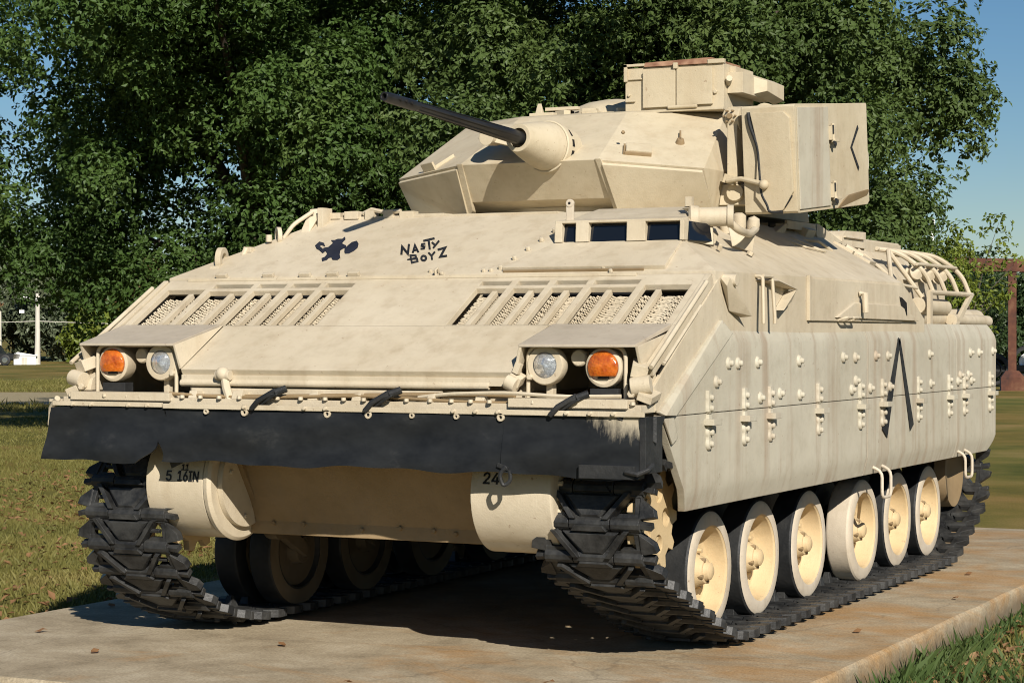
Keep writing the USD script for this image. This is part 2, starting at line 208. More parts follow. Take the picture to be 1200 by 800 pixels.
# ------------------------------------------------------------------ ground, pad, path
GZ = -0.2
g = trimesh.Trimesh([(-900, -200, GZ), (900, -200, GZ), (900, 1500, GZ), (-900, 1500, GZ)], [[0, 1, 2], [0, 2, 3]], process=False)
tag(obj('ground', g, 'turf', smooth=False), 'mown grass field with brown and green patches', 'ground', kind='structure')
def slab():
    P = np.array([(-2.42, -4.12), (2.24, -4.12), (2.24, 5.3), (-2.42, 5.3)]); out = []
    for k in range(4):
        a, b = P[k], P[(k+1) % 4]; n = int(np.linalg.norm(b-a)/.06); d = (b-a)/n; nn = V3(d[1], -d[0]); nn = nn/np.linalg.norm(nn)
        for i in range(n):
            p = a + d*i; w = float(meshkit.fbm(np.array([[p[0]*3, p[1]*3, 1.0]]))[0]) if hasattr(meshkit, 'fbm') else 0
            out.append((p + nn*w*.025))
    out = np.array(out); n = len(out); c = out.mean(0); vs = []
    for z, s in ((-.35, .012), (-.05, .008), (-.016, 0.0), (0.0, -.018)):
        dirs = out - c; vs.append(np.c_[out + np.sign(dirs)*s*(np.abs(dirs) > np.abs(dirs).max(0)*.97), np.full(n, z)])
    f = []
    for k in range(3):
        for i in range(n):
            j = (i+1) % n; f += [[k*n+i, k*n+j, (k+1)*n+j], [k*n+i, (k+1)*n+j, (k+1)*n+i]]
    vs = np.vstack(vs + [[[*c, 0]]])
    f += [[3*n+i, 3*n+(i+1) % n, 4*n] for i in range(n)]
    return trimesh.Trimesh(vs, f, process=False)
tag(obj('concrete_pad', slab(), 'stained_concrete', smooth=25), 'raised concrete pad with rust stains under the vehicle', 'pavement', kind='structure')
pp = [at(-900, 64, GZ+.004), at(420, 64, GZ+.004), at(420, 53, GZ+.004), at(-900, 53, GZ+.004)]
tag(obj('path', trimesh.Trimesh([pp[3], pp[2], pp[1], pp[0]], [[0, 1, 2], [0, 2, 3]], process=False), 'gravel', smooth=False), 'pale gravel path across the field', 'path', kind='structure')

# ------------------------------------------------------------------ the vehicle
veh = thing('armored_vehicle', 'sand coloured tracked armoured vehicle with turret and gun parked on the concrete pad', 'armoured vehicle')
Gd = nrm(V3(0, .818, .466)); Gn = V3(0, -Gd[2], Gd[1])       # lower glacis: up-slope and outward
Ud = nrm(V3(0, .70, .362)); Un = V3(0, -Ud[2], Ud[1])        # upper glacis
G0 = V3(0, -3.018, 1.392); U0 = V3(0, -2.2, 1.858)
Gp = lambda x, s, h=0: V3(x, *(G0 + Gd*s + Gn*h)[1:])
Up = lambda x, s, h=0: V3(x, *(U0 + Ud*s + Un*h)[1:])
GL = float(np.linalg.norm([.818, .466])); UL = float(np.linalg.norm([.70, .362]))
X = (1, 0, 0)
# upper hull
obj('nose', hull(mirror([(.93, -2.93, 1.23), (.93, -2.93, 1.30), (.93, -2.18, 1.72), (.93, -2.18, 1.23)])), 'sand_paint', veh, smooth=20)
up = hull(mirror([(1.6, -2.18, 1.25), (1.6, -2.172, 1.873), (.98, -1.5, 2.218), (1.6, 1.55, 1.23), (1.6, 1.55, 1.66), (1.6, 1.04, 1.885), (.98, 1.2, 2.218)]))
hu = obj('upper_hull', up, 'sand_paint', veh, smooth=20)
rear = hull(mirror([(1.22, 1.0, 1.3), (1.22, 3.25, 1.3), (1.22, 3.2, 1.72), (.98, 3.1, 2.215), (.98, 1.0, 2.215), (1.22, 1.0, 1.9)]))
obj('rear_hull', [rear] + [b6(s*1.2, s*1.58, 1.5, 3.25, 1.25, 1.61) for s in (-1, 1)], 'sand_paint', veh, smooth=20)
lo = hull(mirror([(.95, -2.82, 1.22), (.95, -2.80, .95), (.95, -2.60, .62), (.95, -2.60, .545), (.95, 3.0, .52), (.95, 3.2, 1.3), (.95, -2.8, 1.3)]))
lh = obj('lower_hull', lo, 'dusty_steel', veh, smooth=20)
obj('nose_lip', [b6(-.9, .9, -2.635, -2.60, .55, .625)] + [bolt((x, -2.635, .60 + .01*math.sin(x*9)), (0, -1, 0), .013) for x in (-.62, -.44, -.1, .12, .31, .43)], 'dusty_steel', lh)
obj('sponson_floor', [b6(s*.96, s*1.585, -2.55, 3.2, 1.16, 1.23) for s in (-1, 1)], 'sand_paint', veh)
# glacis: the folded trim vane in front and the grille frame above it
van = hull([Gp(s*.925, a, h) for s in (-1, 1) for a, h in ((0, 0), (0.0, -.055), (.44, 0), (.44, -.05))])
vane = obj('trim_vane', van, 'sand_paint', veh, smooth=20)
obj('vane_edge', [tube([(-.93, -3.005, 1.325), (.80, -3.005, 1.325)], .017, 10), b6(-.925, .915, -3.012, -2.985, 1.325, 1.365)], 'sand_paint', vane)
S0, S1 = .437, GL                                            # along the slope
thick = [.56, .77, .98, 1.262]; thin = [.475, .675, .87, 1.10, 1.36]
def grille_holes():
    hs = []
    e = [.372] + thick + [1.525]
    for k in range(5):
        a, b = e[k] + (.019 if k else 0), e[k+1] - (.019 if k < 4 else 0)
        lo_ = S0 + .008; hi = S1 - .05
        if k < 4: hs += [sbox(a, hi - .045, b, hi)]; hi2 = hi - .075
        else: hi2 = hi - .055
        hs += [sbox(a, lo_, b, hi2)]
    return hs
holes = grille_holes(); holes = holes + [affinity.scale(h, -1, 1, origin=(0, 0)) for h in holes]
fr = Polygon([(-1.565, S0), (1.565, S0), (1.57, S1), (-1.57, S1)]).difference(unary_union(holes))
gf = obj('grille_frame', ext(fr, .030, Gp(0, 0, -.030), X, Gd), 'sand_paint', veh, smooth=20)
for s in (-1, 1):
    for t in thin:
        obj('grille_bar', hull([Gp(s*t + dx, a, h) for dx in (-.014, .014) for a in (S0, S1 - .13) for h in (-.012, -.04)]), 'sand_paint', gf)
    ms = []                                                  # crimped wire screen under the bars
    r2 = np.random.default_rng(3 + s)
    for k in range(36):
        a0 = S0 + .012 + k*(S1 - .14 - S0)/36; xs = np.linspace(.38, 1.52, 60)
        pts = [Gp(s*x, a0 + .005*math.sin(x*150 + k*1.6) + r2.normal(0, .0015), -.052 + .011*math.sin(x*150 + k*3.14)) for x in xs]
        ms.append(tube(pts, .0056, 4))
    for x in np.arange(.385, 1.52, .026):
        ms.append(tube([Gp(s*(x + r2.normal(0, .002)), a, -.055 + .004*((i % 2)*2-1)) for i, a in enumerate(np.linspace(S0, S1 - .12, 9))], .0042, 4))
    obj('wire_screen', ms, 'sand_paint', gf, kind='stuff')
    obj('radiator_recess', hull([Gp(s*x, a, h) for x in (.36, 1.54) for a in (S0 - .01, S1 - .04) for h in (-.085, -.075)]), 'hole_shade', gf)
# upper glacis details: hinge strip, lettering, emblem
hs = [b6(-1.45, 1.2, U0[1] - .012, U0[1] + .012, U0[2] - .006, U0[2] + .010)]
for x in (.02, .10, .33, .37, 1.0, 1.05): hs.append(bolt(Up(x, .05 + .02*math.sin(x*40)), Un, .012, .016))
for x in (-.95, -.72, -.55, -.42, -1.25): hs.append(hull([Up(x + dx, a, h) for dx in (-.035, .03) for a in (.02, .045) for h in (0, .022)]))
hs += [tube([Up(.075, .015, .0), Up(.075, .02, .03), Up(.075, .045, .03), Up(.075, .05, 0)], .008, 6)]
obj('hinge_strip', hs, 'sand_paint', hu)
# hand painted words and emblem, as outlines on the plate (across, up the slope)
WORDS = [
([(-0.287,0.350),(-0.209,0.262),(-0.274,0.410),(-0.287,0.414),(-0.247,0.322),(-0.327,0.412),(-0.269,0.283),(-0.255,0.279)], []),
([(-0.173,0.302),(-0.169,0.311),(-0.253,0.427),(-0.209,0.303),(-0.196,0.297),(-0.205,0.322),(-0.191,0.326)], [[(-0.205,0.346),(-0.213,0.344),(-0.222,0.368)]]),
([(-0.208,0.418),(-0.193,0.378),(-0.171,0.368),(-0.169,0.362),(-0.184,0.359),(-0.172,0.338),(-0.151,0.342),(-0.166,0.384),(-0.188,0.393),(-0.190,0.399),(-0.176,0.403),(-0.188,0.424)], []),
([(-0.165,0.492),(-0.218,0.462),(-0.204,0.439),(-0.184,0.450),(-0.123,0.338),(-0.113,0.340),(-0.176,0.456),(-0.151,0.469)], []),
([(-0.150,0.438),(-0.149,0.422),(-0.116,0.389),(-0.113,0.363),(-0.099,0.349),(-0.107,0.440),(-0.122,0.455),(-0.117,0.405)], []),
([(-0.212,0.279),(-0.183,0.231),(-0.197,0.222),(-0.190,0.211),(-0.173,0.213),(-0.144,0.166),(-0.111,0.186),(-0.141,0.237),(-0.145,0.237),(-0.169,0.277)], [[(-0.176,0.235),(-0.189,0.258),(-0.167,0.257),(-0.160,0.245)],[(-0.163,0.214),(-0.139,0.216),(-0.130,0.201),(-0.149,0.190)]]),
([(-0.088,0.242),(-0.102,0.260),(-0.110,0.267),(-0.123,0.273),(-0.127,0.272),(-0.130,0.268),(-0.130,0.253),(-0.127,0.243),(-0.117,0.222),(-0.103,0.203),(-0.095,0.196),(-0.088,0.192),(-0.078,0.191),(-0.075,0.196),(-0.075,0.211),(-0.078,0.221)], [[(-0.092,0.226),(-0.091,0.221),(-0.092,0.215),(-0.097,0.215),(-0.101,0.217),(-0.108,0.226),(-0.113,0.237),(-0.115,0.242),(-0.113,0.249),(-0.108,0.248),(-0.104,0.245),(-0.097,0.237)]]),
([(-0.107,0.307),(-0.108,0.294),(-0.069,0.252),(-0.045,0.208),(-0.037,0.210),(-0.062,0.257),(-0.066,0.302),(-0.080,0.315),(-0.076,0.274)], []),
([(-0.037,0.338),(-0.013,0.230),(0.031,0.244),(0.018,0.268),(-0.006,0.260),(-0.032,0.377),(-0.074,0.344),(-0.059,0.321)], [])]
for o_, h_ in WORDS: obj('painted_letter', ext(Polygon(o_, h_).buffer(.0005), .002, Up(0, 0, .001), X, Ud), 'black_marking', hu, smooth=False)
EMB = [
[(-0.623,0.309),(-0.601,0.311),(-0.588,0.340),(-0.585,0.381),(-0.606,0.432),(-0.636,0.469),(-0.658,0.454),(-0.661,0.413),(-0.660,0.386),(-0.675,0.413),(-0.705,0.431),(-0.720,0.454),(-0.722,0.494),(-0.739,0.522),(-0.742,0.525),(-0.744,0.500),(-0.773,0.501),(-0.785,0.485),(-0.806,0.486),(-0.804,0.481),(-0.779,0.457),(-0.775,0.435),(-0.777,0.394),(-0.802,0.387),(-0.794,0.365),(-0.803,0.376),(-0.842,0.411),(-0.839,0.427),(-0.806,0.409),(-0.836,0.451),(-0.875,0.470),(-0.875,0.421),(-0.841,0.378),(-0.815,0.360),(-0.773,0.321),(-0.768,0.334),(-0.784,0.353),(-0.760,0.339),(-0.736,0.309),(-0.730,0.270),(-0.742,0.255),(-0.719,0.219),(-0.716,0.216),(-0.699,0.232),(-0.700,0.256),(-0.685,0.263),(-0.660,0.231),(-0.630,0.229),(-0.627,0.255),(-0.653,0.297),(-0.679,0.352),(-0.672,0.376),(-0.660,0.383),(-0.659,0.370),(-0.639,0.329)]]
obj('painted_emblem', ext(unary_union([Polygon(o).buffer(.001) for o in EMB]), .002, Up(0, 0, .001), X, Ud), 'blue_black_marking', hu, smooth=False)
# light clusters under their hoods
for s in (-1, 1):
    hd = hull([(s*x, y, z) for x, y, z in ((.965, -3.03, 1.520), (1.545, -3.03, 1.520), (.965, -3.03, 1.508), (1.545, -3.03, 1.508))] + [Gp(s*.955, .445, h) for h in (.004, -.02)] + [Gp(s*1.56, .445, h) for h in (.004, -.02)])
    hood = obj('light_hood', hd, 'hood_paint', veh, smooth=20)
    objs('hood_side', [plate([(s*.965, -3.03, 1.512), Gp(s*.94, .44, 0), Gp(s*.935, .0, .0)], .014), plate([(s*1.545, -3.03, 1.512), Gp(s*1.56, .44, -.03), (s*1.56, -2.8, 1.25), (s*1.55, -2.93, 1.30)], .014)], 'sand_paint', hood, smooth=20)
    gx0, gx1 = .985, 1.475
    obj('light_guard', tube(rounded([(s*gx0, -2.97, 1.27), (s*gx0, -2.97, 1.512), (s*gx1, -2.97, 1.512), (s*gx1, -2.97, 1.27)], .06, 6), .010, 8), 'sand_paint', hood)
    # white driving lamp (inboard)
    c = V3(s*1.075, -2.97, 1.425)
    hl = obj('headlight', lathe([(-.012, .060), (-.012, .088), (-.002, .093), (.035, .093), (.085, .075), (.125, .03), (.13, .001)], c, (0, 1, 0), 36), 'sand_paint', veh)
    obj('reflector', lathe([(-.004, .062), (.02, .052), (.045, .03), (.055, .001)], c, (0, 1, 0), 30), 'reflector', hl)
    obj('lens', lathe([(-.006, .063), (-.016, .05), (-.026, .028), (-.03, .001), (-.024, .001), (-.01, .05), (0, .063)], c, (0, 1, 0), 30), 'lens_glass', hl)
    objs('bracket', [b6(c[0]-.016, c[0]+.016, -2.93, -2.89, 1.24, 1.345), b6(c[0]-.05, c[0]+.05, -2.95, -2.88, 1.24, 1.262), bolt((c[0]-.075*s, -2.975, 1.37), (0, -1, 0), .016, .02)], 'sand_paint', hl)
    # amber signal lamp (outboard)
    c = V3(s*1.37, -2.965, 1.416)
    al = obj('signal_lamp', lathe([(-.012, .0), (-.012, .070), (-.020, .076), (-.014, .090), (.02, .092), (.075, .08), (.11, .04), (.115, .001)], c, (0, 1, 0), 36), 'sand_paint', veh)
    am = Point(0, 0).buffer(.074, 20).intersection(sbox(-.1, -.040, .1, .1))
    lensm = trimesh.creation.extrude_polygon(am, .018); v = np.array(lensm.vertices)
    for _ in range(2): lensm = lensm.subdivide()
    v = np.array(lensm.vertices); rr = np.hypot(v[:, 0], v[:, 1]); v[:, 2] = np.where(v[:, 2] > .01, .014 + .020*np.sqrt(np.clip(1-(rr/.074)**2, 0, 1)), v[:, 2]); lensm.vertices = v
    obj('amber_lens', onto(lensm, c + V3(0, -.012, .002), X, (0, 0, 1)), 'amber_lens', al, smooth=40)
    obj('blackout_slit', [b6(c[0]-.026, c[0]+.026, c[1]-.024, c[1]-.012, c[2]-.052, c[2]-.042)] + [b6(c[0]-.07, c[0]+.07, c[1]-.01, c[1]+.06, 1.245, 1.32)], 'black_rubber', al)
    obj('small_lamp', lathe([(-.01, .001), (-.01, .034), (0, .04), (.05, .035), (.06, .001)], (s*1.225, -2.93, 1.458), (0, 1, 0), 20), 'sand_paint', hood)
    # fittings outboard of the lamps
    fit = [hull([(s*x, y, z) for x in (1.50, 1.585) for y, z in ((-3.0, 1.28), (-2.88, 1.28), (-2.98, 1.34), (-2.88, 1.40))]), cyl((s*1.525, -3.02, 1.33), (s*1.61, -3.0, 1.345), .042, n=16), box((s*1.545, -2.97, 1.41), (.075, .09, .06), (.3, .2*s, .4*s)), box((s*1.595, -2.985, 1.29), (.07, .12, .035), (.2, .35*s, .1)), bolt((s*1.53, -3.03, 1.30), (0, -1, 0), .02, .015)]
    fit += [box((s*.94, -3.0, 1.36), (.06, .07, .05), (.3, .5, .2)), cyl((s*.905, -3.03, 1.35), (s*.955, -3.03, 1.33), .036, n=14), box((s*.955, -3.02, 1.41), (.03, .03, .05), (0, .4, 0))] if s > 0 else []
    objs('fender_fitting', fit, 'sand_paint', veh)
# fender ledge, splash bar and clamp strip
obj('fender_ledge', [b6(-1.60, 1.60, -3.09, -2.85, 1.215, 1.250), b6(-.86, .55, -3.02, -2.99, 1.262, 1.300), b6(-1.54, -.93, -3.11, -2.98, 1.235, 1.275), b6(.95, 1.54, -3.11, -2.98, 1.235, 1.275)], 'sand_paint', veh)
cl = [b6(-1.63, -.955, -3.142, -3.125, 1.205, 1.228), b6(-.945, 1.635, -3.142, -3.125, 1.200, 1.224)]
rb = np.random.default_rng(12)
for x in np.arange(-1.55, 1.6, .115):
    cl.append(bolt((x + rb.normal(0, .012), -3.10 + rb.normal(0, .005), 1.25), (0, 0, 1), .013, .016))
    if rb.random() < .6: cl.append(bolt((x + .05, -3.142, 1.213), (0, -1, 0), .011, .012))
cs = obj('clamp_strip', cl, 'sand_paint', veh)
for x in (-.69, -.466, .004, .229, .464, .698, .927):
    r0 = .015 if x in (.229, .927, -.466, .004) else .011
    obj('eyelet', [trimesh.Trimesh(*(lambda m: (m.vertices, m.faces))(lathe([(-.006, r0*.55), (-.006, r0*1.25), (.006, r0*1.25), (.006, r0*.55), (-.006, r0*.55)], (x, -3.136, 1.188), (0, 1, 0), 16)), process=False), b6(x-.006, x+.006, -3.14, -3.13, 1.195, 1.215)], 'sand_paint', cs)
rc = np.random.default_rng(21)
for x in (-.82, -.55, -.12, .12, .52, .78): obj('ledge_clip', hull([(x + a, y, z) for a in (-.03 + rc.uniform(0, .02), .03) for y, z in ((-3.085, 1.25), (-3.0, 1.25), (-3.07, 1.275 + rc.uniform(0, .02)), (-3.02, 1.285))]), 'sand_paint', veh)
obj('conduit', tube([(x, -3.075 + .008*math.sin(x*7), 1.262 + .010*math.sin(x*4.3 + 1) + .012*max(0, -x)) for x in np.linspace(-.95, .98, 40)], .009, 6), 'dusty_steel', veh)
obj('conduit', tube(rounded([(.45, -3.05, 1.27), (.62, -3.07, 1.29), (.95, -3.09, 1.30), (1.2, -3.10, 1.285), (1.5, -3.08, 1.29)], .1), .010, 6), 'sand_paint', veh)
hose = lambda x: 1.272 + .012*math.sin(x*2.1)
obj('cable', tube([(x, -3.04 + .01*math.sin(x*3), hose(x)) for x in np.linspace(-.9, .95, 30)], .011, 8), 'dusty_steel', veh)
obj('vane_latch', [tube([(-.66, -3.02, 1.36), (-.63, -3.05, 1.30), (-.60, -3.06, 1.24)], .022, 8), trimesh.Trimesh(*(lambda m: (m.vertices, m.faces))(trimesh.creation.icosphere(2, .036)), process=False).apply_translation((-.665, -3.03, 1.372)), cyl((-.70, -3.03, 1.365), (-.62, -3.03, 1.365), .026, n=12)], 'sand_paint', veh)
for x, z, l in ((-.40, 1.255, .11), (.235, 1.255, .13), (1.20, 1.25, .13)):
    obj('rubber_strap', [hull([(x + a*.09 + d, -3.10 - .02*a, z - .03 + a*.06) for a in (0, 1) for d in (-.02, .03)] + [(x + a*.09 + d, -3.13 - .01*a, z - .03 + a*.05) for a in (0, 1) for d in (-.02, .03)]), tube([(x-.02, -3.145, z-.05), (x+.02, -3.15, z-.01), (x+.10, -3.12, z+.04)], .014, 6), cyl((x+.10, -3.12, z+.03), (x+.15, -3.10, z+.05), .018, n=8)], 'black_rubber', veh)
# mud flaps
def flap(x0, x1, zt, zb, seed, y=-3.128, amp=.02, left=None, right=None):
    nx, nz = 90, 16; vs = []
    for j in range(nz+1):
        for i in range(nx+1):
            a, b = i/nx, j/nz; x = x0 + (x1-x0)*a
            if left: x += left(b)*(1-a)
            if right: x += right(b)*a
            z = zt(x) + (zb(x) - zt(x))*b
            w = math.sin(x*5.1 + seed)*.5 + .35*math.sin(x*16 + 4*b + seed)*math.sin(x*3.3 + seed*1.3)**2 + .25*math.sin((x*9 - b*5) + seed*3)*b + math.sin(x*11.3 + seed*2 + b*1.5)*.28 + math.sin(x*23 + seed)*.08
            vs.append((x, y - b*.028 - amp*w*b**1.2 - .006*math.sin(b*7 + x*3), z))
    vs = np.array(vs); f = []
    for j in range(nz):
        for i in range(nx):
            a = j*(nx+1)+i; f += [[a, a+nx+1, a+nx+2], [a, a+nx+2, a+1]]
    n = len(vs); back = vs + [0, .011, 0]; F = np.array(f); Fb = F[:, ::-1] + n
    edge = [i for i in range(nx+1)] + [j*(nx+1)+nx for j in range(1, nz+1)] + [nz*(nx+1)+i for i in range(nx-1, -1, -1)] + [j*(nx+1) for j in range(nz-1, 0, -1)]
    E_ = []
    for a, b in zip(edge, edge[1:] + edge[:1]): E_ += [[a, b, b+n], [a, b+n, a+n]]
    return trimesh.Trimesh(np.vstack([vs, back]), np.vstack([F, Fb, np.array(E_)]), process=False)
wav = lambda x: .006*math.sin(x*7.1) + .004*math.sin(x*17)
obj('mud_flap', flap(-1.645, -.93, lambda x: 1.212 - .02*max(0, (-1.5-x)/.15), lambda x: .930 + wav(x) + .006*(x+1.2), 1.0, amp=.040, left=lambda b: -.05*b, right=lambda b: -.16*max(0, b-.55)*2.0 - .02*math.sin(b*14)), 'flap_rubber', veh)
obj('mud_flap', flap(-.955, .955, lambda x: 1.210, lambda x: .938 + wav(x)*1.2, 2.3, amp=.018, left=lambda b: .02*math.sin(b*9)), 'flap_rubber', veh)
obj('mud_flap', flap(.94, 1.615, lambda x: 1.208, lambda x: .940 + wav(x) - .02*math.sin((x-.94)*4.2) - .012*max(0, x-1.3), 4.1, amp=.026), 'flap_rubber', veh)
obj('flap_tear', [hull([(-.955, -3.10, .99), (-.90, -3.12, 1.05), (-.86, -3.09, .93), (-.93, -3.09, .90), (-.90, -3.06, .95)]), hull([(-.93, -3.13, 1.09), (-.91, -3.13, 1.10), (-.90, -3.11, 1.02), (-.93, -3.11, 1.0), (-.92, -3.10, 1.05)])], 'black_rubber', veh)
obj('flap_strap', [tube(rounded([(.965, -3.16, .965), (.935, -3.17, .93), (.95, -3.16, .875), (.985, -3.15, .90), (.98, -3.15, .95)], .02), .010, 6), box((.95, -3.15, .965), (.06, .03, .02), (0, .3, 0))], 'black_rubber', veh)
obj('flap_bracket', [b6(1.33, 1.60, -3.165, -3.05, .925, .985), b6(1.615, 1.645, -3.14, -2.95, .95, 1.20), hull([(1.50, -3.14, 1.20), (1.66, -3.05, 1.20), (1.66, -3.05, 1.08), (1.52, -3.1, 1.16), (1.66, -2.95, 1.20), (1.58, -2.95, 1.15)]), tube([(1.56, -3.17, .96), (1.62, -3.18, .95), (1.66, -3.15, .97), (1.66, -3.1, .99)], .012, 6)], 'black_rubber', veh)
obj('fender_edge', [tube([(-1.63, -3.10, 1.24), (-1.70, -3.06, 1.19), (-1.715, -3.05, 1.10)], .016, 8), b6(-1.70, -1.62, -3.08, -2.9, 1.22, 1.235)], 'sand_paint', veh)
# final drive housings in the lower front
def drum(x0, x1, r=.285, c=(-2.715, .815)): return lathe([(x0, .001), (x0, r-.02), (x0+.01, r), (x1-.01, r), (x1, r-.02), (x1, .001)], (0, *c), X, 56)
def wrap(text, h, x, th0, r, c=(-2.715, .815), sx=1.0):
    t = meshkit.text_mesh(text, h, .002, bold=True)
    for _ in range(2): t = t.subdivide()
    v = np.array(t.vertices); th = th0 + v[:, 1]/r; R = r + .001 + v[:, 2]
    t.vertices = np.c_[x + v[:, 0]*sx, c[0] - R*np.cos(th), c[1] + R*np.sin(th)]; return t
dl = obj('final_drive', [drum(-1.16, -.80), lathe([(-.80, .29), (-.775, .297), (-.76, .28), (-.76, .001)], (0, -2.715, .815), X, 56)], 'sand_paint', veh)
cover = Point(0, 0).buffer(.225, 24).intersection(Polygon([(-.3, -.3), (.10, -.3), (-.06, .3), (-.3, .3)]))
cv = obj('cover_plate', ext(cover, .03, (-.76, -2.715, .815), (0, 1, 0), (0, 0, 1)), 'sand_paint', dl)
objs('bolt', [bolt((-.73, -2.715 + a, .815 + b), X, .013) for a, b in ((-.15, .06), (-.02, -.17))], 'sand_paint', dl)
obj('painted_lettering', [wrap('5', .050, -1.035, .06, .285), wrap('16IN', .050, -.965, .06, .285, sx=.80)], 'black_marking', dl, smooth=False)
for x_ in (-.945, -.922): obj('painted_lettering', wrap('1', .03, x_, .25, .285), 'black_marking', dl, smooth=False)
dr = obj('final_drive', [drum(.69, 1.12)] + [bolt((1.12, -2.715 - .22*math.cos(a), .815 + .22*math.sin(a)), X, .014, .02) for a in np.arange(-.9, .9, .3)], 'sand_paint', veh)
obj('painted_lettering', [wrap('24', .052, .755, .20, .285)], 'black_marking', dr, smooth=False)
obj('lettering_patch', trimesh.Trimesh(*(lambda t, x: (np.array([[a, -2.715 - .2856*math.cos(b), .815 + .2856*math.sin(b)] for b in t for a in x]), np.array([[j*2, j*2+1, j*2+3] for j in range(len(t)-1)] + [[j*2, j*2+3, j*2+2] for j in range(len(t)-1)])))(np.linspace(.17, .41, 8), (.735, .865)), process=False), 'tyre_paint', dr)
objs('drive_mount', [hull([(s*a, y, z) for a in (.70, .98) for y, z in ((-2.90, 1.05), (-2.70, 1.05), (-2.62, .62), (-2.55, .6))]) for s in (-1, 1)], 'dusty_steel', veh)
# skirts
PY = [-2.93, .25, 2.275, 3.37]
def skirt_part(y0, y1, upper, front=False, last=False):
    if upper:
        pr_ = [(1.19, 1.62), (1.52, 1.62), (1.633, 1.575)]
        def lim(z, end):
            if end == 0 and front: return -2.915 + (z - 1.195)/(1.633 - 1.195)*(2.915 - 2.112)
            if end == 1 and last: return y1 - .09*max(0, (z-1.54)/.093)**2
            return (y0, y1)[end]
        zs = [1.194, 1.25, 1.36, 1.45, 1.52, 1.56, 1.60, 1.633]
        xo = lambda z: 1.62 - .045*max(0, (z-1.52)/.113)**1.3
    else:
        def lim(z, end):
            if end == 0 and front: return -2.543 - (z - .739)/(1.19 - .739)*(2.907 - 2.543)
            if end == 1 and last: return y1 - .14*max(0, (.86-z)/.12)**2
            return (y0, y1)[end]
        zs = [.739, .77, .81, .85, .90, 1.0, 1.1, 1.190]
        xo = lambda z: 1.62 - .03*max(0, (.85-z)/.11)**1.2
    g_ = .004
    ny = 24; vs = []
    for z in zs:
        a, b = lim(z, 0) + g_, lim(z, 1) - g_
        for k in range(ny+1): vs.append((xo(z) + .002*math.sin((a+(b-a)*k/ny)*2.2 + z*4), a + (b-a)*k/ny, z))
    vs = np.array(vs); n = len(vs); f = []
    for j in range(len(zs)-1):
        for i in range(ny):
            q = j*(ny+1)+i; f += [[q, q+1, q+ny+2], [q, q+ny+2, q+ny+1]]
    F = np.array(f); back = vs - [.035, 0, 0]
    L = len(zs)-1; W = ny+1
    edge = list(range(W)) + [j*W+ny for j in range(1, L+1)] + [L*W+i for i in range(ny-1, -1, -1)] + [j*W for j in range(L-1, 0, -1)]
    E_ = []
    for a, b in zip(edge, edge[1:] + edge[:1]): E_ += [[b, a, b+n], [a, a+n, b+n]]
    return trimesh.Trimesh(np.vstack([vs, back]), np.vstack([F, F[:, ::-1]+n, np.array(E_)]), process=False)
lugs = [-2.319, -1.828, -1.45, -.661, .105, .549, 1.331, 2.073, 2.473, 3.186]
bolts = [(-2.054, 1.426), (-1.924, 1.424), (-1.641, 1.425), (-.99, 1.426), (-.218, 1.436), (.007, 1.433), (.41, 1.439), (.656, 1.437), (1.591, 1.439), (2.635, 1.441), (2.87, 1.439), (3.26, 1.447), (-2.216, 1.338),
         (-1.60, 1.245), (-1.30, 1.26), (-.98, 1.245), (-.06, 1.25), (.30, 1.25), (.02, 1.30), (1.62, 1.25), (.70, 1.25), (2.30, 1.25), (2.66, 1.25), (2.36, 1.29), (2.58, 1.29)]
def knob(y, z, s): return [lathe([(0, .032), (.008, .031), (.016, .025), (.018, .016), (.028, .015), (.034, .009), (.035, .001)], (s*1.617, y, z), (s, 0, 0), 10)]
